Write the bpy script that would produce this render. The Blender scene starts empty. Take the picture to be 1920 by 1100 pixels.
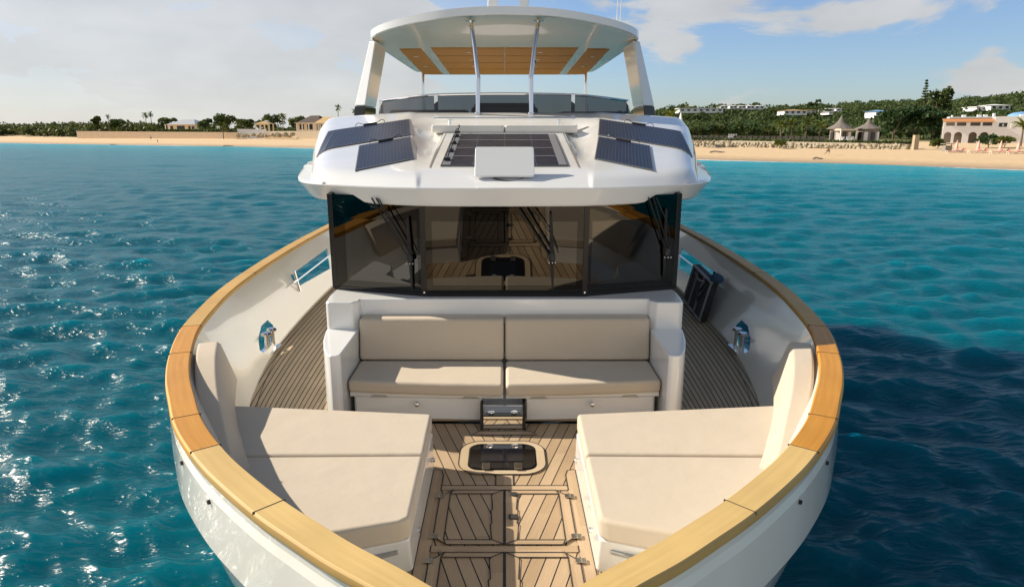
import bpy, bmesh, math, random
import numpy as np
from mathutils import Vector, Matrix, Euler
S = bpy.context.scene
R = math.radians
random.seed(7); rng = np.random.default_rng(11)

# ------------------------------------------------------------------ camera, sun, sky, exposure
CAMZ = 5.0
cam = bpy.data.objects.new('camera', bpy.data.cameras.new('camera'))
S.collection.objects.link(cam)
cam.data.sensor_width = 36; cam.data.lens = 24.32; cam.data.shift_x = 0.0073
cam.data.clip_start = 0.1; cam.data.clip_end = 6000
cam.location = (0, 0, CAMZ); cam.rotation_euler = (R(90 - 13.32), 0, 0)
S.camera = cam

SUN = Vector((-1.0, 0.36, 0.66)).normalized()          # towards the sun
sun = bpy.data.objects.new('sun', bpy.data.lights.new('sun', 'SUN'))
S.collection.objects.link(sun)
sun.data.energy = 5.0; sun.data.angle = R(0.5); sun.data.color = (1.0, 0.90, 0.755)
sun.rotation_euler = SUN.to_track_quat('Z', 'Y').to_euler(); sun.location = (-30, 10, 30)

W = bpy.data.worlds.new('World'); S.world = W; W.use_nodes = True
def world():
    nt = W.node_tree; N = nt.nodes; L = nt.links
    for n in list(N): N.remove(n)
    out = N.new('ShaderNodeOutputWorld'); bg = N.new('ShaderNodeBackground')
    sky = N.new('ShaderNodeTexSky'); sky.sky_type = 'NISHITA'; sky.sun_disc = False
    sky.sun_elevation = math.asin(SUN.z); sky.sun_rotation = math.atan2(SUN.x, SUN.y)
    sky.air_density = 1.0; sky.dust_density = 0.6; sky.ozone_density = 2.2; sky.altitude = 0
    bg.inputs['Strength'].default_value = 0.080
    def M(op, a, b=None, c=None):
        n = N.new('ShaderNodeMath'); n.operation = op
        for i, v in enumerate((a, b, c)):
            if v is None: continue
            if isinstance(v, (int, float)): n.inputs[i].default_value = v
            else: L.new(v, n.inputs[i])
        return n.outputs[0]
    def ramp(v, a, b):
        n = N.new('ShaderNodeMapRange'); n.interpolation_type = 'SMOOTHSTEP'
        n.inputs['From Min'].default_value = a; n.inputs['From Max'].default_value = b
        L.new(v, n.inputs['Value']); return n.outputs['Result']
    tc = N.new('ShaderNodeTexCoord'); sep = N.new('ShaderNodeSeparateXYZ'); L.new(tc.outputs['Generated'], sep.inputs[0])
    x, y, z = sep.outputs
    # low clouds: compressed in height so that they lie in banks above the horizon
    cmb = N.new('ShaderNodeCombineXYZ'); L.new(x, cmb.inputs[0]); L.new(y, cmb.inputs[1]); L.new(M('MULTIPLY', z, 2.6), cmb.inputs[2])
    n1 = N.new('ShaderNodeTexNoise'); n1.inputs['Scale'].default_value = 5.5; n1.inputs['Detail'].default_value = 9; n1.inputs['Roughness'].default_value = 0.55; n1.inputs['Distortion'].default_value = 0.3
    mp = N.new('ShaderNodeMapping'); mp.inputs['Location'].default_value = (0.35, 0.2, 0.62); L.new(cmb.outputs[0], mp.inputs[0]); L.new(mp.outputs[0], n1.inputs['Vector'])
    # more cloud high up, less just over the horizon on the right
    low = ramp(z, 0.34, 0.16)
    veil = M('MULTIPLY', ramp(x, 0.15, -0.35), low)
    high = ramp(z, 0.06, 0.19)
    dens = M('ADD', n1.outputs['Fac'], M('ADD', M('MULTIPLY', veil, 0.16), M('MULTIPLY', high, 0.03)))
    def bank(px, py, w, h, k):
        b = (550-py)/1297; d = Vector(((px-946)/1297, .973+b*.2304, -.2304+b*.973)).normalized()
        q = M('ADD', M('POWER', M('DIVIDE', M('SUBTRACT', x, d.x), w), 2.0), M('POWER', M('DIVIDE', M('SUBTRACT', z, d.z), h), 2.0))
        return M('MULTIPLY', M('EXPONENT', M('MULTIPLY', q, -1.0)), k)
    def P2(v): return v
    for a in ((1330,15,.15,.035,.16), (1275,80,.03,.022,.13), (1520,30,.09,.02,.15), (1860,15,.14,.028,.15), (1835,130,.05,.02,.17), (1905,150,.04,.018,.18), (1862,90,.02,.025,.16), (420,60,.30,.10,.05)):
        dens = M('ADD', dens, bank(*a))
    cl = ramp(dens, 0.60, 0.70)
    n2 = N.new('ShaderNodeTexNoise'); n2.inputs['Scale'].default_value = 7; n2.inputs['Detail'].default_value = 6
    L.new(cmb.outputs[0], n2.inputs['Vector'])
    bright = M('ADD', M('MULTIPLY', n2.outputs['Fac'], 3.2), M('ADD', 4.2, M('MULTIPLY', veil, 0.6)))
    ccol = N.new('ShaderNodeVectorMath'); ccol.operation = 'SCALE'; ccol.inputs[0].default_value = (1.0, .995, .98); L.new(bright, ccol.inputs['Scale'])
    fac = M('MAXIMUM', M('MULTIPLY', M('MULTIPLY', cl, 0.86), low), M('MULTIPLY', veil, 0.72))
    mix = N.new('ShaderNodeMix'); mix.data_type = 'RGBA'
    tint = N.new('ShaderNodeVectorMath'); tint.operation = 'MULTIPLY'; L.new(sky.outputs[0], tint.inputs[0])
    tv = N.new('ShaderNodeMix'); tv.data_type = 'RGBA'; tv.inputs['A'].default_value = (.98,1.08,1.30,1); tv.inputs['B'].default_value = (1.08,1.0,.92,1); L.new(ramp(z, .2, .5), tv.inputs['Factor']); L.new(tv.outputs['Result'], tint.inputs[1])
    # unseen bank of bright cloud, added behind the camera to lift shaded front faces
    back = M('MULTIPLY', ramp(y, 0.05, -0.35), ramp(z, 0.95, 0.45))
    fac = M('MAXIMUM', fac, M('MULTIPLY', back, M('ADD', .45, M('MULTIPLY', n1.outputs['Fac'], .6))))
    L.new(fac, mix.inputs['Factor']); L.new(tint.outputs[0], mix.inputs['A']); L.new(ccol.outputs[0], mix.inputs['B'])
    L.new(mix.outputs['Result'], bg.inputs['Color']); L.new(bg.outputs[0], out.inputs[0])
world()
S.view_settings.view_transform = 'Standard'; S.view_settings.look = 'None'
S.view_settings.exposure = 0.43; S.view_settings.gamma = 1.0; S.view_settings.use_curve_mapping = False
S.cycles.max_bounces = 8; S.cycles.transparent_max_bounces = 12

# ------------------------------------------------------------------ helpers
WL = {}                                                   # world location of every object built
class MB:
    def __init__(s): s.v = []; s.f = []; s.uv = {}
    def add(s, vs, fs, uvs=None):
        o = len(s.v); s.v += [tuple(p) for p in vs]
        for f in fs:
            if uvs: s.uv[len(s.f)] = [uvs[i] for i in f]
            s.f.append([i + o for i in f])
        return s
    def box(s, x0, x1, y0, y1, z0, z1):
        v = [(x, y, z) for z in (z0, z1) for y in (y0, y1) for x in (x0, x1)]
        return s.add(v, [(0,2,3,1),(4,5,7,6),(0,1,5,4),(2,6,7,3),(0,4,6,2),(1,3,7,5)])
    def prism(s, poly, z0, z1, shift=(0,0)):
        n = len(poly); a = sum(poly[i][0]*poly[(i+1)%n][1]-poly[(i+1)%n][0]*poly[i][1] for i in range(n))
        if a < 0: poly = poly[::-1]
        v = [(x, y, z0) for x, y in poly] + [(x+shift[0], y+shift[1], z1) for x, y in poly]
        f = [tuple(range(n))[::-1], tuple(range(n, 2*n))] + [(i, (i+1)%n, (i+1)%n+n, i+n) for i in range(n)]
        return s.add(v, f)
    def hexa(s, b, t):                                    # 4 bottom corners, 4 top corners
        return s.add(list(b)+list(t), [(3,2,1,0),(4,5,6,7),(0,1,5,4),(1,2,6,5),(2,3,7,6),(3,0,4,7)])
    def tube(s, pts, r, n=10, cap=True):
        pts = [Vector(p) for p in pts]; rings = []; up = Vector((0,0,1)); rr = r if isinstance(r, (list, tuple)) else [r]*len(pts)
        for i, p in enumerate(pts):
            d = (pts[min(i+1, len(pts)-1)] - pts[max(i-1, 0)]).normalized()
            a = d.cross(up)
            if a.length < 1e-3: a = d.cross(Vector((1,0,0)))
            a.normalize(); b = d.cross(a).normalized()
            rings.append([p + (a*math.cos(2*math.pi*k/n) + b*math.sin(2*math.pi*k/n))*rr[i] for k in range(n)])
        v = [q for rg in rings for q in rg]; f = []
        for i in range(len(pts)-1):
            for k in range(n): f.append((i*n+k, (i+1)*n+k, (i+1)*n+(k+1)%n, i*n+(k+1)%n))
        if cap: f.append(tuple(range(n))); f.append(tuple(range((len(pts)-1)*n, len(pts)*n))[::-1])
        return s.add(v, f)
    def lathe(s, prof, c=(0,0,0), n=16):
        v = []; f = []
        for r, z in prof:
            for k in range(n): v.append((c[0]+r*math.cos(2*math.pi*k/n), c[1]+r*math.sin(2*math.pi*k/n), c[2]+z))
        m = len(prof)
        for i in range(m-1):
            for k in range(n): f.append((i*n+k, i*n+(k+1)%n, (i+1)*n+(k+1)%n, (i+1)*n+k))
        f.append(tuple(range(n))[::-1]); f.append(tuple(range((m-1)*n, m*n)))
        return s.add(v, f)
    def grid(s, rows, uv=None, close=False, flip=False):  # rows of points
        m = len(rows[0]); v = [p for r in rows for p in r]; f = []
        for i in range(len(rows)-1):
            for k in range(m if close else m-1):
                q = (i*m+k, i*m+(k+1)%m, (i+1)*m+(k+1)%m, (i+1)*m+k)
                f.append(q[::-1] if flip else q)
        return s.add(v, f, [u for r in uv for u in r] if uv else None)
    def blob(s, c, rx, ry, rz, n=10, m=6, jit=0, rnd=random):
        v = []; f = []
        for i in range(m+1):
            th = math.pi*i/m
            for k in range(n):
                j = 1 + jit*(rnd.random()-.5)
                ph = 2*math.pi*k/n
                v.append((c[0]+rx*j*math.sin(th)*math.cos(ph), c[1]+ry*j*math.sin(th)*math.sin(ph), c[2]-rz*j*math.cos(th)))
        for i in range(m):
            for k in range(n): f.append((i*n+k, i*n+(k+1)%n, (i+1)*n+(k+1)%n, (i+1)*n+k))
        return s.add(v, f)
    def mirror(s):                                        # adds the mirror image in x
        o = len(s.v); nf = len(s.f)
        s.v += [(-x, y, z) for x, y, z in s.v]
        for i in range(nf):
            if i in s.uv: s.uv[len(s.f)] = [(-a if False else a, b) for a, b in s.uv[i]][::-1]
            s.f.append([j + o for j in s.f[i]][::-1])
        return s
    def flipx(s):
        s.v = [(-x, y, z) for x, y, z in s.v]; s.f = [f[::-1] for f in s.f]
        s.uv = {k: u[::-1] for k, u in s.uv.items()}; return s
    def build(s, name, mat, parent=None, bevel=0, seg=2, smooth=35, label=None, subdiv=0):
        xs, ys, zs = zip(*s.v)
        c = Vector(((min(xs)+max(xs))/2, (min(ys)+max(ys))/2, min(zs)))
        me = bpy.data.meshes.new(name)
        me.from_pydata([(x-c.x, y-c.y, z-c.z) for x, y, z in s.v], [], s.f)
        if s.uv:
            ul = me.uv_layers.new(name='UVMap')
            for p in me.polygons:
                for li, t in zip(p.loop_indices, s.uv.get(p.index, [(0,0)]*len(p.loop_indices))): ul.data[li].uv = t
        me.validate()
        bm = bmesh.new(); bm.from_mesh(me)
        if not s.uv: bmesh.ops.remove_doubles(bm, verts=bm.verts, dist=1e-5)
        bmesh.ops.recalc_face_normals(bm, faces=bm.faces); bm.to_mesh(me); bm.free()
        if smooth:
            me.shade_smooth(); me.set_sharp_from_angle(angle=R(smooth))
        me.materials.append(mat)
        o = bpy.data.objects.new(name, me); S.collection.objects.link(o)
        if parent is not None: o.parent = parent; o.location = c - WL[parent.name]
        else: o.location = c
        WL[o.name] = c
        if bevel:
            b = o.modifiers.new('bevel', 'BEVEL'); b.width = bevel; b.segments = seg; b.limit_method = 'ANGLE'; b.angle_limit = R(35); b.harden_normals = False
            me.set_sharp_from_angle(angle=R(180))
            me.shade_smooth()
            b.harden_normals = True
        if label: o['label'] = label
        return o

def tag(o, label, cat, group=None):
    o['label'] = label; o['category'] = cat
    if group: o['group'] = group
    return o
def kind(o, k): o['kind'] = k; return o
def thing(name, loc, label, cat, group=None, rz=0):
    o = bpy.data.objects.new(name, None); S.collection.objects.link(o); o.empty_display_size = .3
    o.location = loc; o.rotation_euler = (0, 0, rz); WL[o.name] = Vector(loc)
    return tag(o, label, cat, group)
def dup(root, loc, rz=0, sc=None, label=None):
    def cp(o, par):
        c = o.copy(); S.collection.objects.link(c); WL[c.name] = WL[o.name]
        if par is not None: c.parent = par
        for ch in list(o.children): cp(ch, c)
        return c
    r = cp(root, None); r.location = loc; r.rotation_euler = (0, 0, rz)
    if sc: r.scale = (sc, sc, sc) if isinstance(sc, (int, float)) else sc
    if label: r['label'] = label
    return r

# ------------------------------------------------------------------ materials
def nodes(name):
    m = bpy.data.materials.new(name); m.use_nodes = True
    return m, m.node_tree.nodes, m.node_tree.links, m.node_tree.nodes['Principled BSDF']
def mat(name, col, rough=.5, metal=0, coat=0, var=.06, nscale=6, bump=0, bscale=40, spec=.5, sheen=0, rvar=.0):
    m, N, L, B = nodes(name)
    B.inputs['Roughness'].default_value = rough; B.inputs['Metallic'].default_value = metal
    B.inputs['Coat Weight'].default_value = coat; B.inputs['Coat Roughness'].default_value = .03
    B.inputs['Specular IOR Level'].default_value = spec; B.inputs['Sheen Weight'].default_value = sheen
    g = N.new('ShaderNodeNewGeometry'); t = N.new('ShaderNodeTexNoise'); t.inputs['Scale'].default_value = nscale; t.inputs['Detail'].default_value = 5
    L.new(g.outputs['Position'], t.inputs['Vector'])
    mx = N.new('ShaderNodeMix'); mx.data_type = 'RGBA'
    mx.inputs['A'].default_value = (*[c*(1-var) for c in col], 1); mx.inputs['B'].default_value = (*[min(1, c*(1+var)) for c in col], 1)
    L.new(t.outputs['Fac'], mx.inputs['Factor']); L.new(mx.outputs['Result'], B.inputs['Base Color'])
    if rvar:
        mr = N.new('ShaderNodeMapRange'); mr.inputs['To Min'].default_value = max(0, rough-rvar); mr.inputs['To Max'].default_value = rough+rvar
        mr.inputs['From Min'].default_value = .3; mr.inputs['From Max'].default_value = .7
        L.new(t.outputs['Fac'], mr.inputs['Value']); L.new(mr.outputs[0], B.inputs['Roughness'])
    if bump:
        t2 = N.new('ShaderNodeTexNoise'); t2.inputs['Scale'].default_value = bscale; t2.inputs['Detail'].default_value = 4
        L.new(g.outputs['Position'], t2.inputs['Vector'])
        b = N.new('ShaderNodeBump'); b.inputs['Strength'].default_value = bump; b.inputs['Distance'].default_value = .02
        L.new(t2.outputs['Fac'], b.inputs['Height']); L.new(b.outputs[0], B.inputs['Normal'])
    return m

def soften(m, scale=5, dist=.012, stretch=(1,1,1)):
    N, L = m.node_tree.nodes, m.node_tree.links; B = N['Principled BSDF']; g = N.new('ShaderNodeNewGeometry'); mp = N.new('ShaderNodeMapping'); mp.inputs['Scale'].default_value = stretch
    t = N.new('ShaderNodeTexNoise'); t.inputs['Scale'].default_value = scale; t.inputs['Detail'].default_value = 3; L.new(g.outputs['Position'], mp.inputs[0]); L.new(mp.outputs[0], t.inputs['Vector'])
    b = N.new('ShaderNodeBump'); b.inputs['Strength'].default_value = .8; b.inputs['Distance'].default_value = dist; L.new(t.outputs['Fac'], b.inputs['Height'])
    old = [l for l in L if l.to_socket == B.inputs['Normal']]
    if old: L.new(b.outputs[0], old[0].from_node.inputs['Normal'])
    else: L.new(b.outputs[0], B.inputs['Normal'])
def mathn(N, L):
    def M(op, a, b=None):
        n = N.new('ShaderNodeMath'); n.operation = op
        for i, v in enumerate((a, b)):
            if v is None: continue
            if isinstance(v, (int, float)): n.inputs[i].default_value = v
            else: L.new(v, n.inputs[i])
        return n.outputs[0]
    return M

def teak(name, colA, colB, pitch, seam=.006, caulk=(.012,.011,.012), plank_len=1.7, seams=True, grain=(160, 5)):
    """planks along UV v, laid side by side in UV u (metres), with dark caulked seams"""
    m, N, L, B = nodes(name); M = mathn(N, L)
    uv = N.new('ShaderNodeUVMap'); sp = N.new('ShaderNodeSeparateXYZ'); L.new(uv.outputs[0], sp.inputs[0])
    u = M('DIVIDE', sp.outputs[0], pitch); lane = M('FLOOR', u); fr = M('FRACT', u)
    wn = N.new('ShaderNodeTexWhiteNoise'); wn.noise_dimensions = '1D'; L.new(lane, wn.inputs['W'])
    piece = M('FLOOR', M('ADD', M('DIVIDE', sp.outputs[1], plank_len), M('MULTIPLY', wn.outputs['Value'], 7)))
    wn2 = N.new('ShaderNodeTexWhiteNoise'); wn2.noise_dimensions = '2D'
    cb = N.new('ShaderNodeCombineXYZ'); L.new(lane, cb.inputs[0]); L.new(piece, cb.inputs[1]); L.new(cb.outputs[0], wn2.inputs['Vector'])
    gm = N.new('ShaderNodeCombineXYZ'); L.new(M('MULTIPLY', sp.outputs[0], grain[0]), gm.inputs[0]); L.new(M('MULTIPLY', sp.outputs[1], grain[1]), gm.inputs[1]); L.new(M('MULTIPLY', wn2.outputs['Value'], 50), gm.inputs[2])
    gr = N.new('ShaderNodeTexNoise'); gr.inputs['Scale'].default_value = 1; gr.inputs['Detail'].default_value = 5; L.new(gm.outputs[0], gr.inputs['Vector'])
    fac = M('ADD', M('MULTIPLY', wn2.outputs['Value'], .7), M('MULTIPLY', M('SUBTRACT', gr.outputs['Fac'], .3), .8))
    mx = N.new('ShaderNodeMix'); mx.data_type = 'RGBA'; mx.inputs['A'].default_value = (*colA, 1); mx.inputs['B'].default_value = (*colB, 1)
    L.new(fac, mx.inputs['Factor'])
    col = mx.outputs['Result']
    # grime
    g = N.new('ShaderNodeNewGeometry'); st = N.new('ShaderNodeTexNoise'); st.inputs['Scale'].default_value = 1.6; st.inputs['Detail'].default_value = 6; L.new(g.outputs['Position'], st.inputs['Vector'])
    m3 = N.new('ShaderNodeMix'); m3.data_type = 'RGBA'; m3.blend_type = 'MULTIPLY'
    L.new(M('MULTIPLY', M('SUBTRACT', st.outputs['Fac'], .22), 1.1), m3.inputs['Factor']); L.new(col, m3.inputs['A']); m3.inputs['B'].default_value = (.62,.6,.58,1)
    col = m3.outputs['Result']
    if seams:
        d = M('MULTIPLY', M('ABSOLUTE', M('SUBTRACT', M('ABSOLUTE', M('SUBTRACT', fr, .5)), .5)), pitch)
        k = M('LESS_THAN', d, seam/2)
        m2 = N.new('ShaderNodeMix'); m2.data_type = 'RGBA'; L.new(k, m2.inputs['Factor']); L.new(col, m2.inputs['A']); m2.inputs['B'].default_value = (*caulk, 1)
        col = m2.outputs['Result']
    L.new(col, B.inputs['Base Color']); B.inputs['Roughness'].default_value = .62
    bp = N.new('ShaderNodeBump'); bp.inputs['Strength'].default_value = .25; bp.inputs['Distance'].default_value = .004; L.new(gr.outputs['Fac'], bp.inputs['Height']); L.new(bp.outputs[0], B.inputs['Normal'])
    return m

def solar(name, base, nlines, line_w=.0035, busbars=0, border=.03):
    """dark cells with fine metal lines; UV 0..1 across the panel"""
    m, N, L, B = nodes(name); M = mathn(N, L)
    uv = N.new('ShaderNodeUVMap'); sp = N.new('ShaderNodeSeparateXYZ'); L.new(uv.outputs[0], sp.inputs[0])
    def line(c, n, w):
        fr = M('FRACT', M('ADD', M('MULTIPLY', c, n), .5)); return M('LESS_THAN', M('ABSOLUTE', M('SUBTRACT', fr, .5)), w*n)
    k = line(sp.outputs[0], nlines, line_w)
    if busbars: k = M('MAXIMUM', k, line(sp.outputs[1], busbars, line_w*1.1))
    edge = M('MAXIMUM', M('GREATER_THAN', M('ABSOLUTE', M('SUBTRACT', sp.outputs[0], .5)), .5-border), M('GREATER_THAN', M('ABSOLUTE', M('SUBTRACT', sp.outputs[1], .5)), .5-border))
    g = N.new('ShaderNodeNewGeometry'); t = N.new('ShaderNodeTexNoise'); t.inputs['Scale'].default_value = 9; L.new(g.outputs['Position'], t.inputs['Vector'])
    m1 = N.new('ShaderNodeMix'); m1.data_type = 'RGBA'; m1.inputs['A'].default_value = (*base, 1); m1.inputs['B'].default_value = (*[c*1.5 for c in base], 1); L.new(t.outputs['Fac'], m1.inputs['Factor'])
    m2 = N.new('ShaderNodeMix'); m2.data_type = 'RGBA'; L.new(k, m2.inputs['Factor']); L.new(m1.outputs['Result'], m2.inputs['A']); m2.inputs['B'].default_value = (.095,.115,.15,1)
    m3 = N.new('ShaderNodeMix'); m3.data_type = 'RGBA'; L.new(edge, m3.inputs['Factor']); L.new(m2.outputs['Result'], m3.inputs['A']); m3.inputs['B'].default_value = (.11,.115,.12,1)
    L.new(m3.outputs['Result'], B.inputs['Base Color']); B.inputs['Roughness'].default_value = .42; B.inputs['Specular IOR Level'].default_value = .3
    return m

def glass(name, tint, ior=1.9, rough=.004):
    m, N, L, B = nodes(name); out = [n for n in N if n.type == 'OUTPUT_MATERIAL'][0]; N.remove(B)
    t = N.new('ShaderNodeBsdfTransparent'); t.inputs[0].default_value = (*tint, 1)
    g = N.new('ShaderNodeBsdfGlossy'); g.inputs['Roughness'].default_value = rough; g.inputs['Color'].default_value = (.95,.92,.86,1)
    lw = N.new('ShaderNodeLayerWeight'); lw.inputs['Blend'].default_value = .5; M = mathn(N, L); F0 = ((ior-1)/(ior+1))**2
    fo = M('ADD', F0, M('MULTIPLY', M('POWER', lw.outputs['Facing'], 5.0), 1-F0))
    geo = N.new('ShaderNodeNewGeometry'); w = N.new('ShaderNodeTexNoise'); w.inputs['Scale'].default_value = 1.2; L.new(geo.outputs['Position'], w.inputs['Vector'])
    bp = N.new('ShaderNodeBump'); bp.inputs['Strength'].default_value = .02; bp.inputs['Distance'].default_value = .03; L.new(w.outputs['Fac'], bp.inputs['Height']); L.new(bp.outputs[0], g.inputs['Normal'])
    x = N.new('ShaderNodeMixShader'); L.new(fo, x.inputs[0]); L.new(t.outputs[0], x.inputs[1]); L.new(g.outputs[0], x.inputs[2]); L.new(x.outputs[0], out.inputs[0])
    return m

def leafmat(name, a, b, c=None, rough=.6):
    m, N, L, B = nodes(name); M = mathn(N, L)
    g = N.new('ShaderNodeNewGeometry')
    t = N.new('ShaderNodeTexNoise'); t.inputs['Scale'].default_value = .16; t.inputs['Detail'].default_value = 3; L.new(g.outputs['Position'], t.inputs['Vector'])
    fac = M('ADD', M('MULTIPLY', g.outputs['Random Per Island'], .5), M('MULTIPLY', M('SUBTRACT', t.outputs['Fac'], .25), 1.0))
    r = N.new('ShaderNodeValToRGB'); r.color_ramp.elements[0].color = (*a, 1); r.color_ramp.elements[1].color = (*b, 1); r.color_ramp.elements[0].position = .15; r.color_ramp.elements[1].position = .85
    if c: e = r.color_ramp.elements.new(.97); e.color = (*c, 1)
    L.new(fac, r.inputs[0]); L.new(r.outputs[0], B.inputs['Base Color'])
    B.inputs['Roughness'].default_value = rough; B.inputs['Specular IOR Level'].default_value = .25
    out = [n for n in N if n.type == 'OUTPUT_MATERIAL'][0]
    tr = N.new('ShaderNodeBsdfTranslucent'); L.new(r.outputs[0], tr.inputs[0])
    x = N.new('ShaderNodeMixShader'); x.inputs[0].default_value = .34; L.new(B.outputs[0], x.inputs[1]); L.new(tr.outputs[0], x.inputs[2]); L.new(x.outputs[0], out.inputs[0])
    return m

gel = mat('white_gelcoat', (.80,.80,.78), .22, coat=.6, var=.03, nscale=1.5, rvar=.05)
gelh = mat('white_hull_paint', (.70,.70,.68), .2, coat=.7, var=.05, nscale=1.2, rvar=.06, bump=.03, bscale=3)
gelb = mat('cream_bulwark_paint', (.86,.83,.74), .16, coat=.8, var=.03, nscale=1.5, bump=.04, bscale=2.2)
chrome = mat('polished_steel', (.82,.82,.82), .06, metal=1, var=.03)
mirror = mat('mirror_steel', (.86,.86,.86), .015, metal=1, var=.01)
black = mat('black_plastic', (.012,.012,.013), .4, var=.2)
blackg = mat('black_glass_border', (.008,.007,.007), .06, var=.1)
rubber = mat('black_rubber', (.02,.02,.02), .7, var=.2)
fabric = mat('beige_cushion_fabric', (.575,.49,.378), .9, var=.05, nscale=3, bump=.12, bscale=260, spec=.2, sheen=.15)
soften(fabric, 4.5, .010)
fabric2 = mat('white_cushion_vinyl', (.78,.74,.66), .7, var=.04, bump=.06, bscale=120)
brownfab = mat('brown_flybridge_fabric', (.20,.15,.11), .85, var=.08, bump=.1, bscale=150)
navyfab = mat('navy_flybridge_fabric', (.02,.025,.04), .8, var=.1)
ceil = mat('tan_ceiling_panel', (.36,.17,.03), .6, spec=.1, var=.06, nscale=4)
greym = mat('grey_plastic', (.20,.20,.21), .45, var=.08)
darkgap = mat('dark_recess', (.03,.028,.026), .8, var=.1)
teak_side = teak('weathered_side_deck_teak', (.46,.35,.215), (.64,.50,.32), .066, .0135)
teak_floor = teak('cockpit_teak', (.42,.29,.165), (.62,.46,.29), .093, .0085)
teak_plain = teak('cockpit_teak_board', (.44,.31,.18), (.60,.44,.28), .09, seams=False, plank_len=.8)
teak_pale = teak('pale_hatch_ring_teak', (.56,.43,.26), (.68,.54,.36), .3, seams=False, plank_len=.33)
def varnish(name, a, b, coat):
    m = teak(name, a, b, .4, seams=False, plank_len=50, grain=(42, 1.6)); B = m.node_tree.nodes['Principled BSDF']
    B.inputs['Roughness'].default_value = .6; B.inputs['Specular IOR Level'].default_value = .3; B.inputs['Coat Weight'].default_value = coat; B.inputs['Coat Roughness'].default_value = .18
    [l for l in m.node_tree.links if l.to_socket == B.inputs['Normal']] and m.node_tree.links.remove([l for l in m.node_tree.links if l.to_socket == B.inputs['Normal']][0]); return m
cap_pale = varnish('bleached_cap_rail_teak', (.50,.31,.095), (.76,.54,.22), .04)
cap_orange = varnish('varnished_cap_rail_teak', (.58,.25,.022), (.84,.45,.075), .25)
cap_mid = varnish('worn_cap_rail_teak', (.58,.35,.10), (.78,.49,.16), .1)
solar_side = solar('striped_solar_cells', (.014,.019,.040), 17, .0026, 0, .02)
solar_mid = solar('gridded_solar_cells', (.012,.011,.020), 4, .0020, 0, .006)
wglass = glass('smoked_window_glass', (.16,.155,.15), 1.9)
fglass = glass('smoked_screen_glass', (.13,.15,.17), 1.7)
hglass = mat('black_hatch_glass', (.006,.008,.014), .03, coat=.5, var=.05)
white_plain = mat('matt_white_plastic', (.82,.82,.80), .4, var=.01)

# ------------------------------------------------------------------ the yacht: plan curves
def catmull(P, n):
    P = [Vector((*p, 0)) if len(p) == 2 else Vector(p) for p in P]; out = []
    for i in range(len(P)-1):
        p0 = P[i-1] if i else 2*P[0]-P[1]; p1 = P[i]; p2 = P[i+1]; p3 = P[i+2] if i+2 < len(P) else 2*P[-1]-P[-2]
        d = lambda a, b: max(1e-6, (b-a).length**.5)
        t0 = 0; t1 = t0+d(p0,p1); t2 = t1+d(p1,p2); t3 = t2+d(p2,p3)
        for k in range(n):
            t = t1+(t2-t1)*k/n
            A1 = p0*((t1-t)/(t1-t0))+p1*((t-t0)/(t1-t0)); A2 = p1*((t2-t)/(t2-t1))+p2*((t-t1)/(t2-t1)); A3 = p2*((t3-t)/(t3-t2))+p3*((t-t2)/(t3-t2))
            B1 = A1*((t2-t)/(t2-t0))+A2*((t-t0)/(t2-t0)); B2 = A2*((t3-t)/(t3-t1))+A3*((t-t1)/(t3-t1))
            out.append(B1*((t2-t)/(t2-t1))+B2*((t-t1)/(t2-t1)))
    out.append(P[-1]); return out
RAIL = [(.3,2.36),(0,2.22),(-.3,2.38),(-.585,2.605),(-.8,2.765),(-1.035,2.965),(-1.245,3.15),(-1.543,3.45),(-1.81,3.75),(-2.17,4.24),(-2.44,4.72),(-2.65,5.12),(-2.88,5.65),(-3.17,6.5),(-3.37,7.45),(-3.5,8.3),(-3.62,9.9),(-3.68,12),(-3.66,14),(-3.6,18),(-3.45,24)]
_c = catmull(RAIL, 8)[8:]                                  # starts at the bow centre
CUR = [Vector((min(0, p.x), p.y, 0)) for p in _c]
def frame(i):
    a = CUR[max(0, i-1)]; b = CUR[min(len(CUR)-1, i+1)]
    if i == 0: return Vector((0, 1, 0))
    t = (b-a).normalized(); return Vector((t.y, -t.x, 0))   # inward normal (towards +x, port side)
NOR = [frame(i) for i in range(len(CUR))]
if NOR[40].x < 0: NOR = [Vector((0,1,0))] + [-n for n in NOR[1:]]
def off(i, d):
    p = CUR[i] + NOR[i]*d; return (min(p.x, -0.0), p.y)
def at_y(Y):                                               # index on the rail whose outer edge is at Y
    return min(range(len(CUR)), key=lambda i: abs(CUR[i].y-Y))
def xdeck(Y, d=.59):                                       # half breadth (positive) of the offset curve at Y
    pts = [(off(i, d)[1], -off(i, d)[0]) for i in range(6, len(CUR))]
    return float(np.interp(Y, [a for a, b in pts], [b for a, b in pts]))
ZD = 2.245; ZR = 3.05; ZC = 3.10                           # deck, bulwark top, cap rail top

yacht = thing('motor_yacht', (0, 10, 0), 'large white motor yacht with teak cap rail, foredeck lounge, roof solar panels and hardtop', 'yacht')

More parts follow.
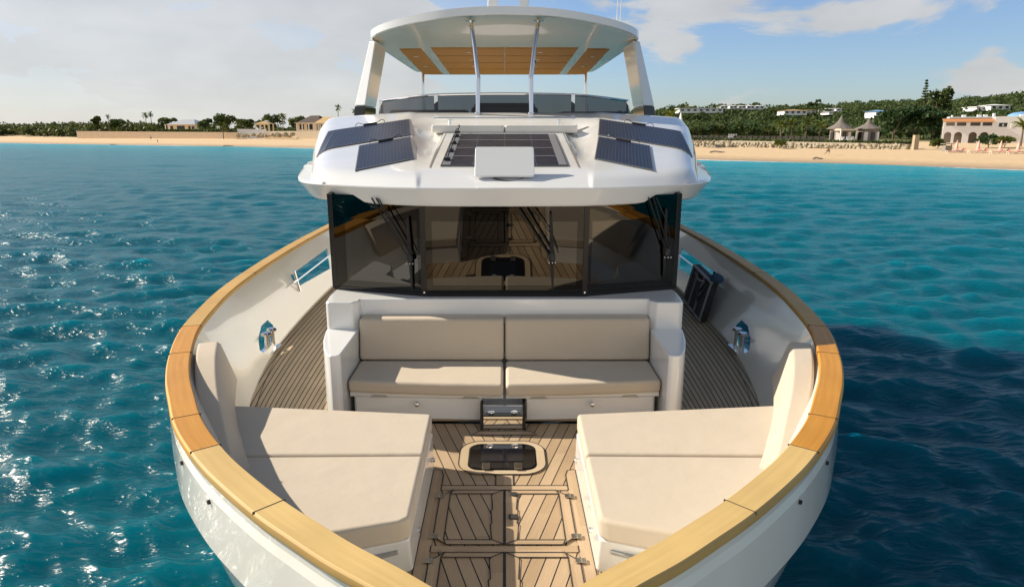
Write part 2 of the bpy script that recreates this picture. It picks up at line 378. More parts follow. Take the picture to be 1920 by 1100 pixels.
# ---- bulwark: one closed solid strip round the bow, with its openings cut through
def full_strip(section):                                   # section(i) -> closed list of (x,y,z) on the port side
    idx = list(range(len(CUR)))
    rows = [section(i) for i in idx[::-1]] + [[(-x, y, z) for x, y, z in section(i)] for i in idx[1:]]
    return rows
def aft(i):
    t = max(0, min(1, (CUR[i].y-5.6)/1.5)); return t*t*(3-2*t)
def bul_section(i):
    k = aft(i); m_ = lambda a, b: a+(b-a)*k
    return [(*off(i, .585), 2.12), (*off(i, .575), ZD+.02), (*off(i, .375), 2.66), (*off(i, .155), ZR), (*off(i, .015), ZR), (*off(i, m_(.015,.045)), 2.98), (*off(i, m_(0,.09)), 2.93), (*off(i, m_(-.012,.345)), 2.58), (*off(i, m_(.05,.37)), 2.50), (*off(i, m_(.16,.50)), 2.12)]
rows = full_strip(bul_section)
mb = MB(); mb.grid(rows, close=True)
n = len(rows[0]); mb.f.append(list(range(n))); mb.f.append(list(range((len(rows)-1)*n, len(rows)*n)))
bul = mb.build('bulwark', gelb, yacht, smooth=40)
def cut(o, polys):
    for sg, xi, poly in polys:
        c = MB(); k = len(poly); v = []
        for x in (xi-.5, xi+.7): v += [(sg*x, y+2.6*(x-xi), z-.75*(x-xi)) for y, z in poly]
        c.add(v, [tuple(range(k)), tuple(range(k, 2*k))[::-1]] + [(i, i+k, (i+1)%k+k, (i+1)%k) for i in range(k)])
        t = c.build('cutter', gel, None, smooth=0)
        md = o.modifiers.new('cut', 'BOOLEAN'); md.operation = 'DIFFERENCE'; md.object = t; md.solver = 'EXACT'
        bpy.context.view_layer.update()
        me = bpy.data.meshes.new_from_object(o.evaluated_get(bpy.context.evaluated_depsgraph_get()))
        o.modifiers.clear(); o.data = me; bpy.data.objects.remove(t)
haw = [(8.16,2.50),(8.30,2.62),(8.55,2.63),(8.74,2.50),(8.74,2.36),(8.62,2.28),(8.28,2.28),(8.16,2.36)]
scup = [(10.25,2.88),(12.6,2.92),(12.6,2.50),(10.5,2.62)]
cut(bul, [(-1,3.03,haw), (1,3.03,haw), (-1,3.22,scup), (1,3.22,scup)])
bul.data.shade_smooth(); bul.data.set_sharp_from_angle(angle=R(14))

# ---- topsides below the knuckle, flaring in to the waterline
def hull_section(i):
    k = aft(i)
    return [(*off(i, .16+.34*k), 2.12), (*off(i, .34+.26*k), 1.6), (*off(i, .55+.15*k), 1.0), (*off(i, .76), .4), (*off(i, .95), -.3), (*off(i, 1.1), -.9)]
mb = MB(); mb.grid(full_strip(hull_section)); mb.build('hull', gelh, yacht, smooth=50)

# ---- cap rail in scarfed lengths
def rail_len(i0, i1, m, flip=False, lab=None):
    mb = MB(); rows = []; uvs = []; s = 0; prev = None
    ids = list(range(i0, i1+1))
    for i in ids:
        p = CUR[i]
        if prev is not None: s += (p-prev).length
        prev = p
        sec = [(.172, ZC-.05), (.172, ZC-.012), (.161, ZC), (.004, ZC), (-.008, ZC-.011), (-.012, ZC-.044), (-.006, ZC-.056)]
        rows.append([(*off(i, d), z) for d, z in sec]); uvs.append([(d, s+i0) for d, z in sec])
    mb.grid(rows, uvs, close=False)
    k = len(rows[0]); mb.f.append(list(range(k))); mb.f.append(list(range((len(rows)-1)*k, len(rows)*k)))
    # underside closing strip
    mb.grid([[r[-1], r[0]] for r in rows], [[(0, 0), (0.2, 0)] for r in rows])
    if flip: mb.flipx()
    return mb.build('cap_rail', m, yacht, smooth=40, label=lab)
joints = [0, at_y(3.2), at_y(3.85), at_y(4.38), at_y(5.75), at_y(6.6), at_y(9.2), at_y(12.2), len(CUR)-1]
mats = [cap_pale, cap_pale, cap_orange, cap_orange, cap_orange, cap_mid, cap_mid, cap_mid]
labs = ['bleached pale length of teak cap rail at the bow', None, 'bright orange varnished length of cap rail', None, None, None, None, None]
for fl in (False, True):
    for j in range(8): rail_len(joints[j], joints[j+1], mats[j], fl, labs[j])
    for j in range(1, 8):                                  # dark scarf joints standing just proud of the rail
        i = joints[j]; a = Vector((*off(i, .174), ZC+.002)); b = Vector((*off(i, -.009), ZC+.002))
        t = Vector((NOR[i].y, -NOR[i].x, 0))*.0022
        mb = MB(); mb.hexa([a-t+Vector((0,0,-.04)), a+t+Vector((0,0,-.04)), b+t+Vector((0,0,-.04)), b-t+Vector((0,0,-.04))], [a-t, a+t, b+t, b-t])
        if fl: mb.flipx()
        mb.build('rail_joint', darkgap, yacht, smooth=0)
    for Y in (3.62, 4.12):
        i = at_y(Y); p = Vector((*off(i, -.004), 2.90)); mb = MB(); d = -NOR[i]
        mb.tube([p-d*.01, p+d*.012], .014, 8); 
        if fl: mb.flipx()
        mb.build('screw_head', black, yacht)

# ---- decks
def side_deck(sign):
    mb = MB(); rows = []; uvs = []
    ys = np.linspace(3.0, 20, 90); XH = 1.70; wm = 1.36
    for Y in ys:
        xo = xdeck(Y, .575)-.004; xi = min(XH, xo-.1) if Y > 6.0 else min(.62, xo-.05)
        r = []; u = []
        for k in range(13):
            x = xi+(xo-xi)*k/12
            lane = (x-XH)/(1+.72*((xdeck(Y, .575)-XH)/wm-1))
            r.append((sign*x, Y, ZD-.004)); u.append((lane, Y))
        rows.append(r); uvs.append(u)
    mb.grid(rows, uvs, flip=sign < 0)
    return mb.build('side_deck', teak_side, yacht, smooth=0, label='weathered grey teak side deck with dark seams')
side_deck(-1); side_deck(1)
# margin seam along the bulwark
for sg in (-1, 1):
    mb = MB(); mb.grid([[(sg*(xdeck(Y,.575)-.075), Y, ZD), (sg*(xdeck(Y,.575)-.069), Y, ZD)] for Y in np.linspace(5.2, 18, 60)], flip=sg < 0)
    mb.build('deck_seam', darkgap, yacht, smooth=0)
# cockpit sole: V-laid planks, framed hatch panels
def plank_sheet(mb, poly, z, sgn, kx=.3):                  # UV u across the diagonal planks, v along
    vs = [(x, y, z) for x, y in poly]; uv = [((x + sgn*-kx*(4.5-y))*.958 + 5.0, y + 7*sgn) for x, y in poly]
    a = sum(poly[i][0]*poly[(i+1)%len(poly)][1]-poly[(i+1)%len(poly)][0]*poly[i][1] for i in range(len(poly)))
    mb.add(vs, [tuple(range(len(poly)))[::1 if a > 0 else -1]], uv)
def board(mb, poly, z, along):
    vs = [(x, y, z) for x, y in poly]; uv = [((y, x+3) if along == 'x' else (x, y)) for x, y in poly]
    a = sum(poly[i][0]*poly[(i+1)%len(poly)][1]-poly[(i+1)%len(poly)][0]*poly[i][1] for i in range(len(poly)))
    mb.add(vs, [tuple(range(len(poly)))[::1 if a > 0 else -1]], uv)
for sg in (-1, 1):
    mb = MB()
    plank_sheet(mb, [(0, 5.0), (sg*2.2, 5.0), (sg*2.2, 6.2), (0, 6.2)], ZD, -sg)
    plank_sheet(mb, [(0, 2.4), (sg*.62, 2.4), (sg*.62, 5.0), (0, 5.0)], ZD-.002, -sg)
    mb.build('cockpit_sole', teak_floor, yacht, smooth=0)
def edges(poly, z, w=.008, opened=False):                               # caulk lines round a polygon
    mb = MB()
    for i in range(len(poly)-(1 if opened else 0)):
        a = Vector((*poly[i], z)); b = Vector((*poly[(i+1)%len(poly)], z)); t = (b-a).normalized(); q = Vector((-t.y, t.x, 0))*w/2
        mb.add([a-q-t*w/2, b-q+t*w/2, b+q+t*w/2, a+q-t*w/2], [(0,1,2,3)])
    return mb
mb = MB()
board(mb, [(-.50,4.93),(.50,4.93),(.50,5.0),(-.50,5.0)], ZD+.004, 'x')
for y0 in (4.11, 3.33, 2.6): board(mb, [(-.50,y0),(.50,y0),(.50,y0+.07),(-.50,y0+.07)], ZD+.004, 'x')
board(mb, [(-.585,2.5),(-.50,2.5),(-.50,5.17),(-.52,5.25),(-.585,5.25)], ZD+.004, 'y'); board(mb, [(.585,2.5),(.585,5.25),(.52,5.25),(.50,5.17),(.50,2.5)], ZD+.004, 'y')
board(mb, [(-.30,5.935),(.30,5.935),(.24,6.02),(-.24,6.02)], ZD+.004, 'x')
board(mb, [(-.07,5.0),(.07,5.0),(.07,5.17),(-.07,5.17)], ZD+.004, 'y')
mb.build('margin_board', teak_plain, yacht, smooth=0)
mb = MB()
for pl in ([(-.50,5.0),(.50,5.0)], [(-.50,4.11),(-.50,4.18)], [(.50,4.11),(.50,4.18)], [(-.588,2.5),(-.588,5.25)], [(.588,2.5),(.588,5.25)], [(-.50,4.93),(-.50,5.17),(-.52,5.25),(-.58,5.27)], [(.50,4.93),(.50,5.17),(.52,5.25),(.58,5.27)], [(-.30,5.935),(.30,5.935),(.24,6.02),(-.24,6.02)], [(-.07,5.0),(.07,5.0),(.07,5.17),(-.07,5.17)]):
    e = edges(pl, ZD+.0065, .008, len(pl) < 4 or pl[0][1] == 4.93); mb.add(e.v, e.f)
mb.build('caulking', darkgap, yacht, smooth=0)
for sg in (-1, 1):
    for y0, y1 in ((4.19, 4.92), (3.41, 4.10), (2.67, 3.32)):
        outer = [(sg*.005, y1-.0), (sg*.40, y1), (sg*.497, y1-.10), (sg*.497, y0+.10), (sg*.40, y0), (sg*.005, y0)]
        inner = [(sg*.085, y1-.055), (sg*.42, y1-.055), (sg*.42, y0+.055), (sg*.085, y0+.055)]
        mb = MB(); plank_sheet(mb, outer, ZD+.004, -sg)
        fp = mb.build('floor_hatch', teak_floor, yacht, smooth=0)
        # stepped (nibbed) inner edge of the frame
        nib = [(sg*.085, y1-.055), (sg*.10, y1-.075), (sg*.088, y1-.28), (sg*.102, y1-.30), (sg*.09, y0+.26), (sg*.102, y0+.24), (sg*.09, y0+.075), (sg*.085, y0+.055)]
        mb = MB()
        board(mb, [(sg*.005,y0),(sg*.40,y0),(sg*.42,y0+.055),(sg*.085,y0+.055)], ZD+.008, 'x')
        board(mb, [(sg*.005,y1),(sg*.40,y1),(sg*.42,y1-.055),(sg*.085,y1-.055)], ZD+.008, 'x')
        board(mb, [(sg*.42,y1-.055),(sg*.40,y1),(sg*.497,y1-.10),(sg*.497,y0+.10),(sg*.40,y0),(sg*.42,y0+.055)], ZD+.008, 'y')
        board(mb, [(sg*.005,y0),(sg*.095,y0+.055),(sg*.095,y1-.055),(sg*.005,y1)], ZD+.0082, 'y')
        mb.build('hatch_frame', teak_plain, fp, smooth=0)
        mb = edges(outer, ZD+.011); e = edges([(sg*.42,y1-.055)]+nib+[(sg*.42,y0+.055)], ZD+.0115, .0075); mb.add(e.v, e.f)
        for a, b in (((sg*.005,y0),(sg*.085,y0+.055)), ((sg*.005,y1),(sg*.085,y1-.055)), ((sg*.40,y1),(sg*.42,y1-.055)), ((sg*.40,y0),(sg*.42,y0+.055))):
            e = edges([a, b], ZD+.0125); mb.add(e.v, e.f)
        mb.build('caulking', darkgap, fp, smooth=0)
        for yh in (y1-.10, y0+.09):
            mb = MB(); mb.box(sg*.50-.036, sg*.50+.036, yh-.026, yh+.026, ZD+.012, ZD+.02)
            mb.tube([(sg*.50, yh-.03, ZD+.02), (sg*.50, yh+.03, ZD+.02)], .007, 6)
            mb.build('hinge', mat('hinge_steel', (.50,.46,.38), .3, metal=1, var=.1), fp, bevel=.003)
mb = MB(); mb.box(.03, .10, 4.50, 4.56, ZD+.012, ZD+.019); mb.build('floor_latch', darkgap, yacht, bevel=.004)
mb = MB(); mb.lathe([(.028,0),(.028,.006)], (.075, 4.85, ZD+.012), 16); mb.build('floor_drain', darkgap, yacht)

# ---- escape hatch in the cockpit sole
def rrect(cx, cy, w, h, r, n=7):
    out = []
    for sx, sy, a0 in ((1,1,0), (-1,1,90), (-1,-1,180), (1,-1,270)):
        for k in range(n+1):
            a = R(a0+90*k/n); out.append((cx+sx*(w/2-r)+r*math.cos(a), cy+sy*(h/2-r)+r*math.sin(a)))
    return out
A = rrect(-.02, 5.485, .74, .62, .2); Bp = rrect(-.02, 5.485, .575, .48, .10)
mb = MB()
rowsA = [[(*a, ZD+.010), (*b, ZD+.010)] for a, b in zip(A+A[:1], Bp+Bp[:1])]
uva = []; acc = 0
for k in range(len(rowsA)): uva.append([(.02, k*.045), (.12, k*.045)])
mb.grid(rowsA, uva, flip=True)
ring = mb.build('deck_hatch', teak_pale, yacht, smooth=0, label='pale teak ringed deck hatch with black glass lid')
e = edges(A, ZD+.012, .008); e2 = edges(Bp, ZD+.012, .008); e.add(e2.v, e2.f); e.build('caulking', darkgap, ring, smooth=0)
mb = MB(); mb.prism(rrect(-.02, 5.485, .56, .465, .10), ZD+.005, ZD+.022); mb.build('hatch_frame', blackg, ring, bevel=.004)
mb = MB(); mb.prism(rrect(-.02, 5.52, .36, .30, .02), ZD+.0225, ZD+.027); mb.build('hatch_glass', hglass, ring, bevel=.002)
for x in (-.155, .115):
    mb = MB(); mb.box(x-.033, x+.033, 5.235, 5.34, ZD+.0225, ZD+.034); mb.build('hinge', mat('bronze_hinge', (.40,.34,.26), .3, metal=1), ring, bevel=.005)
    mb = MB(); mb.lathe([(.036,0),(.034,.008),(.012,.012)], (x+.02*(-1 if x > 0 else 1), 5.655, ZD+.0275), 14); mb.build('hatch_latch', chrome, ring)

# ---- deckhouse
HB = [(-1.86,19.5),(-1.86,7.15),(-1.835,6.88),(-1.80,6.85),(-1.56,6.85),(-1.50,6.92),(-1.50,7.0),(1.50,7.0),(1.50,6.92),(1.56,6.85),(1.80,6.85),(1.835,6.88),(1.86,7.15),(1.86,19.5)]
mb = MB(); mb.prism(HB, 2.1, 3.285); mb.build('deckhouse', gel, yacht, bevel=.018, seg=3)
for sg in (-1, 1):
    mb = MB(); mb.prism([(sg*1.50,6.998),(sg*1.50,6.02),(sg*1.53,5.99),(sg*1.585,5.99),(sg*1.63,6.03),(sg*1.70,6.2),(sg*1.78,6.5),(sg*1.83,6.8),(sg*1.84,6.998)], 2.1, 3.0); mb.build('bench_arm', gel, yacht, bevel=.016, seg=3)
# window band: centre pane and two swept side panes, raked forward at the head
zb, zt = 3.30, 4.36
WB = [(-1.87,7.45),(-.845,7.11),(.845,7.11),(1.87,7.45)]; WT = [(-1.805,7.17),(-.815,6.83),(.815,6.83),(1.805,7.17)]
def lerp(a, b, t): return tuple(x+(y-x)*t for x, y in zip(a, b))
def pane_pt(k, u, v, d=0):                                  # pane k, u across, v up, d proud of the glass
    b = lerp(WB[k], WB[k+1], u); t = lerp(WT[k], WT[k+1], u); p = Vector((*lerp(b, t, v), zb+(zt-zb)*v))
    ex = Vector((WB[k+1][0]-WB[k][0], WB[k+1][1]-WB[k][1], 0)); ez = Vector((WT[k][0]-WB[k][0], WT[k][1]-WB[k][1], zt-zb))
    nn = ex.cross(ez).normalized()
    if nn.y > 0: nn = -nn
    return p+nn*d
wlab = ['port side window with curtain and seat showing through', 'wide centre window mirroring the foredeck', 'starboard window with turquoise cloth on the sill behind it']
wins = []
for k in range(3):
    mb = MB(); mb.add([pane_pt(k,u,v,d) for d in (0, -.012) for u, v in ((.005,.01),(.995,.01),(.995,.99),(.005,.99))], [(0,1,2,3),(7,6,5,4),(0,4,5,1),(1,5,6,2),(2,6,7,3),(3,7,4,0)])
    w = mb.build('window', wglass, yacht, smooth=0, label=wlab[k]); wins.append(w)
    bu = .10 if k != 1 else .055; bl, br = (.15, .06) if k == 0 else ((.06, .15) if k == 2 else (.055, .055))
    o = [(.002,.004),(.998,.004),(.998,.996),(.002,.996)]; i_ = [(bl,.10),(1-br,.10),(1-br,.76),(bl,.76)]
    mb = MB(); v = [pane_pt(k,u,v,.003) for u, v in o+i_]; mb.add(v, [(0,1,5,4),(1,2,6,5),(2,3,7,6),(3,0,4,7)])
    mb.build('window_border', glass('smoked_border_glass_%s' % 'abc'[k], (.045,.042,.04), 1.65), w, smooth=0)
def post(k, u, w, d, name='window_post', m=black, back=.12):
    mb = MB(); du = w/ (Vector(WB[k+1]+(0,))-Vector(WB[k]+(0,))).length/2
    b = [pane_pt(k,u-du,0,d), pane_pt(k,u+du,0,d), pane_pt(k,u+du,0,-back), pane_pt(k,u-du,0,-back)]; t = [pane_pt(k,u-du,1,d), pane_pt(k,u+du,1,d), pane_pt(k,u+du,1,-back), pane_pt(k,u-du,1,-back)]
    mb.hexa(b, t); return mb.build(name, m, yacht, bevel=.006)
post(1, .0, .055, .012); post(1, 1., .055, .012); post(0, .0, .06, .008); post(2, 1., .06, .008)
mb = MB()
for k in range(3):
    mb.hexa([pane_pt(k,0,-.012,.010), pane_pt(k,1,-.012,.010), pane_pt(k,1,-.012,-.05), pane_pt(k,0,-.012,-.05)], [pane_pt(k,0,.03,.008), pane_pt(k,1,.03,.008), pane_pt(k,1,.03,-.05), pane_pt(k,0,.03,-.05)])
mb.build('window_sill', blackg, yacht, smooth=20)
for sg in (-1, 1):                                          # mullion bolts at the foot
    p = pane_pt(1, 0 if sg < 0 else 1, .035, .014); mb = MB(); mb.tube([p, p+Vector((0,-.006,0))], .009, 8); mb.build('screw_head', chrome, yacht)
# sides of the wheelhouse: dark glass walls running aft
for sg in (-1, 1):
    mb = MB(); mb.hexa([(sg*1.85,7.5,3.285),(sg*1.85,19,3.285),(sg*1.80,19,3.285),(sg*1.80,7.5,3.285)], [(sg*1.795,7.22,4.34),(sg*1.795,19,4.34),(sg*1.745,19,4.34),(sg*1.745,7.22,4.34)])
    mb.build('side_window', blackg, yacht, smooth=0)
# wheelhouse interior
inter = mat('cabin_grey_panel', (.42,.41,.39), .6); cabin_d = mat('cabin_dark', (.05,.045,.04), .7); cab_w = mat('cabin_walnut', (.12,.07,.035), .5)
mb = MB(); mb.box(-1.78, 1.78, 7.55, 14, 2.62, 2.70); mb.build('cabin_sole', cab_w, yacht, smooth=0)
mb = MB(); mb.box(-1.78, 1.78, 13.9, 14.0, 2.7, 4.3); mb.build('cabin_bulkhead', inter, yacht, smooth=0)
mb = MB(); mb.prism([(-1.74,7.53),(-.84,7.23),(.84,7.23),(1.74,7.53),(1.74,8.2),(-1.74,8.2)], 3.2, 3.29); mb.build('dashboard', inter, yacht, bevel=.01)
mb = MB(); mb.box(-1.5,-1.0,8.4,8.9,2.75,3.25); mb.box(-1.5,-1.0,8.9,9.02,3.0,3.75); mb.build('helm_seat', cabin_d, yacht, bevel=.05, seg=3)
mb = MB(); mb.box(-1.72,-.9,8.25,8.30,3.05,4.1); mb.build('curtain', inter, yacht, smooth=0)
mb = MB(); mb.box(.3,1.4,8.5,9.2,2.7,3.5); mb.build('console', cabin_d, yacht, bevel=.04)

# ---- brow roof
def zC(Y): return float(np.interp(Y, [6.7,6.95,7.3,9.4,11], [4.45,4.53,4.615,4.94,5.17]))
def xr(Y): return .86+.142*(Y-6.75)
def zS(a, Y): return 4.68+.185*(Y-7.7)-.063*(a-.98)
def xout(Y): return float(np.interp(Y, [6.7,7.4,8.6,9.8,10.7,12], [1.9,2.05,2.37,2.68,2.88,3.05]))
def yfront(a): return float(np.interp(a, [0,.86,1.2,1.75,1.95,2.08,3.5], [6.70,6.75,6.87,7.15,7.29,7.42,8.0]))
YE = 11.0
def sm(t): t = max(0, min(1, t)); return t*t*(3-2*t)
def zroof(a, Y):
    a = abs(a); r = xr(Y); xo = xout(Y); xg = .80
    if a <= xg: z = zC(Y)
    elif a < r:
        w = (a-xg)/max(.02, r-xg); s_ = zS(r, Y); deep = .06*sm((Y-7.4)/1.5)*(1-sm((Y-9.8)/.7))
        z = zC(Y)-deep*math.sin(math.pi*w**.8) + (s_-zC(Y))*sm((w-.25)/.75)
    else: z = zS(a, Y)
    if a < r: z += (max(z, zS(r, Y)-.01)-z)*sm((Y-9.95)/.7)
    t = (a-(xo-.36))/.36
    if t > 0: z = 4.46+(z-4.46)*max(0, 1-t**3.2)**.5
    f = min(1, max(0, (Y-yfront(a))/.30))
    return 4.45+(z-4.45)*(f*(2-f))
def xcols(Y):
    r = xr(Y); xo = xout(Y)
    c = [0,.2,.4,.6,.72,.76,.80] + [.80+(r-.80)*t for t in (.07,.14,.21,.28,.35,.42,.49,.56,.63,.7,.77,.84,.9,.95,1.0)] + [r+.02, r+.05, r+.1]
    s0 = r+.1; s1 = xo-.36
    c += [s0+(s1-s0)*t for t in (.25,.5,.75,1)] + [s1+.36*t for t in (.2,.4,.55,.7,.8,.88,.94,.98,1.0)]
    return c
rowsR = []
for r_ in [0,.01,.02,.035,.05,.075,.1,.14,.18,.23,.28,.34,.4,.46,.52,.58,.62,.66,.7,.73,.76,.79,.82,.85,.88,.91,.94,.97,1.0]:
    row = []
    for ci in range(len(xcols(8))):
        Y = 6.7+r_*(YE-6.7)
        for _ in range(4):
            a = xcols(Y)[ci]; yf = yfront(a); Y = yf+r_*(YE-yf)
        row.append((a, Y, zroof(a, Y) if r_ > 0 else 4.45))
    rowsR.append(row)
full = [[(-x, y, z) for x, y, z in r[::-1]] + r[1:] for r in rowsR]
mb = MB(); mb.grid(full)
# rear wall of the coaming
mb.grid([full[-1], [(x, y+.03, z-.02) for x, y, z in full[-1]], [(x, y+.05, 4.4) for x, y, z in full[-1]]])
roof = mb.build('wheelhouse_roof', gel, yacht, smooth=48)
# brow: the flange and fascia that run right round below the roof
FT = [(0,6.685),(.86,6.735),(1.75,7.14),(2.02,7.34),(2.22,7.62),(2.42,8.2),(2.66,9.1),(2.95,10.3),(3.2,11.3),(3.3,13.5)]
FB = [(0,6.745),(.855,6.80),(1.70,7.225),(1.96,7.44),(2.12,7.68),(2.28,8.25),(2.5,9.1),(2.8,10.3),(3.05,11.3),(3.15,13.5)]
ft = catmull(FT, 8); fb = catmull(FB, 8)
def brow_sec(p, q):
    inn = .06
    return [(p.x*.985, p.y+.06, 4.449), (p.x, p.y+.002, 4.449), (p.x, p.y, 4.442), (q.x, q.y, 4.283), (q.x*.992, q.y+.015, 4.27), (q.x*.9, q.y+.25, 4.275)]
half = [brow_sec(p, q) for p, q in zip(ft, fb)]
rowsF = [[(-x, y, z) for x, y, z in r] for r in half[::-1]] + half[1:]
mb = MB(); mb.grid(rowsF); mb.build('roof_brow', gel, yacht, smooth=22)
# flange top outboard of the roof body
for sg in (-1, 1):
    mb = MB(); rr = []
    for p in ft[20:]:
        rr.append([(sg*p.x, p.y+.002, 4.448), (sg*(p.x-.05), p.y, 4.472), (sg*(xout(p.y)-.12), p.y, 4.468)])
    mb.grid(rr, flip=sg < 0); mb.build('side_flange', gel, yacht)
mb = MB(); mb.add([(0,6.85,4.3),(1.9,7.5,4.3),(2.9,11.3,4.3),(3.05,13.5,4.3),(3.05,20,4.3),(-3.05,20,4.3),(-3.05,13.5,4.3),(-2.9,11.3,4.3),(-1.9,7.5,4.3)], [tuple(range(9))]); mb.build('wheelhouse_ceiling', cabin_d, yacht, smooth=0)
mb = MB(); mb.prism([(-3.1,11.06),(3.1,11.06),(3.2,13.5),(3.2,20),(-3.2,20),(-3.2,13.5)], 4.42, 4.5); mb.build('flybridge_deck', gel, yacht)
for sg in (-1, 1):                                         # flybridge side coaming
    mb = MB(); mb.hexa([(sg*2.55,11.06,4.5),(sg*2.95,11.06,4.5),(sg*3.05,19,4.5),(sg*2.65,19,4.5)], [(sg*2.5,11.06,4.98),(sg*2.78,11.06,4.96),(sg*2.8,19,5.1),(sg*2.55,19,5.12)])
    mb.build('flybridge_coaming', gel, yacht, bevel=.05, seg=3)
# drain slots beside the centre panel
for sg in (-1, 1):
    mb = MB(); rr = []
    for Y in np.linspace(7.3, 9.5, 24):
        w = .008+.018*(Y-7.3)/2.2; xm = .775+.03*(Y-7.3)/2.2
        rr.append([(sg*(xm-w), Y, zroof(xm-w, Y)+.004), (sg*(xm+w), Y, zroof(xm+w, Y)+.004)])
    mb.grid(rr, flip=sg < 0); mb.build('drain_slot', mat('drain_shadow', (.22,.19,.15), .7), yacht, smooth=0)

# ---- solar panels on the roof
def conform(c, nx, ny, h):
    rows = []; uv = []
    for j in range(ny+1):
        row = []; u = []
        for i in range(nx+1):
            p = lerp(lerp(c[0], c[1], i/nx), lerp(c[3], c[2], i/nx), j/ny)
            row.append((p[0], p[1], zroof(p[0], p[1])+h)); u.append((i/nx, j/ny))
        rows.append(row); uv.append(u)
    return rows, uv
def panel(c, m, sg, lab, box=True, nx=12, ny=10):
    rows, uv = conform(c, nx, ny, .014)
    mb = MB(); mb.grid(rows, uv)
    low = [[(x, y, z-.012) for x, y, z in r] for r in rows]
    for a, b in ((rows[0], low[0]), (rows[-1], low[-1])): mb.grid([a, b], [[(0,0)]*len(a)]*2)
    for k in (0, -1): mb.grid([[r[k] for r in rows], [r[k] for r in low]], [[(0,0)]*len(rows)]*2)
    if sg > 0: mb.flipx()
    p = mb.build('solar_panel', m, yacht, smooth=0, label=lab)
    if box:
        a = Vector(rows[-1][nx//2]); d = (Vector(rows[-1][nx])-Vector(rows[-1][0])).normalized(); n_ = Vector((-d.y, d.x, 0))
        a = a-n_*.015
        mb = MB(); q = n_*.016; e = d*.10
        mb.hexa([a-e-q, a+e-q, a+e+q, a-e+q], [a-e-q*.8+Vector((0,0,.024)), a+e-q*.8+Vector((0,0,.024)), a+e+q*.8+Vector((0,0,.024)), a-e+q*.8+Vector((0,0,.024))])
        if sg > 0: mb.flipx()
        mb.build('junction_box', black, p, bevel=.006)
        for s2 in (-1, 1):
            mb = MB(); pts = [a+d*s2*.09+Vector((0,0,.012)), a+d*s2*.13+Vector((0,0,.03)), a+d*s2*.17+Vector((0,0,.045)), a+d*s2*.205+Vector((0,0,.03)), a+d*s2*.215+Vector((0,0,.005))]
            mb.tube(catmull(pts, 4), .0045, 6)
            if sg > 0: mb.flipx()
            mb.build('cable', black, p)
    return p
BIG = [(-2.27,8.5),(-1.20,9.1),(-1.37,10.3),(-2.42,9.75)]; SML = [(-1.56,7.32),(-.985,7.71),(-1.19,8.98),(-1.77,8.60)]
for sg in (-1, 1):
    side = 'port' if sg < 0 else 'starboard'
    panel(BIG, solar('striped_solar_cells_wide_%s' % side, (.014,.019,.040), 26, .0019, 0, .014), sg, 'large striped solar panel on the roof shoulder')
    panel(SML, solar_side, sg, 'small striped solar panel nearer the bow')
pm = panel([(-.67,7.34),(.67,7.34),(.67,9.35),(-.67,9.35)], solar_mid, -1, 'centre roof solar panels in a row', box=False, nx=8, ny=16)
for Y in (7.84, 8.34, 8.86):
    mb = MB(); mb.grid([[(x, Y-.014, zC(Y-.014)+.0165), (x, Y+.014, zC(Y+.014)+.0165)] for x in (-.66,.66)]); mb.build('panel_strip', greym, pm, smooth=0)
for sg in (-1, 1):
    mb = MB(); mb.grid([[(sg*.57, Y, zC(Y)+.0172), (sg*.655, Y, zC(Y)+.0172)] for Y in np.linspace(7.36,9.33,12)]); mb.build('panel_strip', greym, pm, smooth=0)
for Y in (7.6, 8.1, 8.6, 9.1, 9.36):
    mb = MB(); z = zC(Y)+.017; mb.box(-.655,-.585,Y-.05,Y+.05,z,z+.03); mb.build('junction_box', black, pm, bevel=.006)
    mb = MB(); mb.tube(catmull([(-.62,Y+.04,z+.02),(-.60,Y+.12,z+.10),(-.63,Y+.2,z+.09),(-.66,Y+.22,z+.01)], 4), .007, 6); mb.build('cable', black, pm)

# ---- flat satellite antenna on a foot
d0 = Vector((0,6.93,4.547)); d1 = Vector((0,7.19,4.82)); ez = (d1-d0).normalized(); ny_ = Vector((0,-ez.z,ez.y))
mb = MB(); P = rrect(0, 0, .594, .383, .025); ctr = (d0+d1)/2
def dp(p, d): return ctr+Vector((p[0]-.0,0,0))+ez*p[1]+ny_*d
n = len(P); mb.add([dp(p, .012) for p in P]+[dp(p, -.016) for p in P], [tuple(range(n)), tuple(range(n, 2*n))[::-1]]+[(i, i+n, (i+1)%n+n, (i+1)%n) for i in range(n)])
dish = mb.build('satellite_antenna', white_plain, yacht, bevel=.006, label='flat white rectangular antenna tilted on a foot')
mb = MB(); mb.add([dp((p[0]*.985,p[1]*.98), -.017) for p in P]+[dp((p[0]*.95,p[1]*.93), -.03) for p in P], [tuple(range(n)), tuple(range(n, 2*n))[::-1]]+[(i, i+n, (i+1)%n+n, (i+1)%n) for i in range(n)]); mb.build('back_shell', greym, dish)
mb = MB(); mb.tube([ctr-ny_*.03, (0,7.2,4.60)], .028, 10); mb.box(-.13,.13,7.12,7.32,4.575,4.60); mb.build('antenna_foot', greym, dish, bevel=.004)
mb = MB(); mb.box(-.13,.24,6.985,7.02,4.545,4.565); mb.build('bracket', black, dish, bevel=.004)
mb = MB(); mb.tube(catmull([(-.12,6.99,4.55),(-.10,6.93,4.53),(0,6.90,4.51),(.12,6.92,4.51),(.2,7.0,4.54),(.05,7.1,4.56)], 5), .006, 6); mb.build('cable', black, dish)

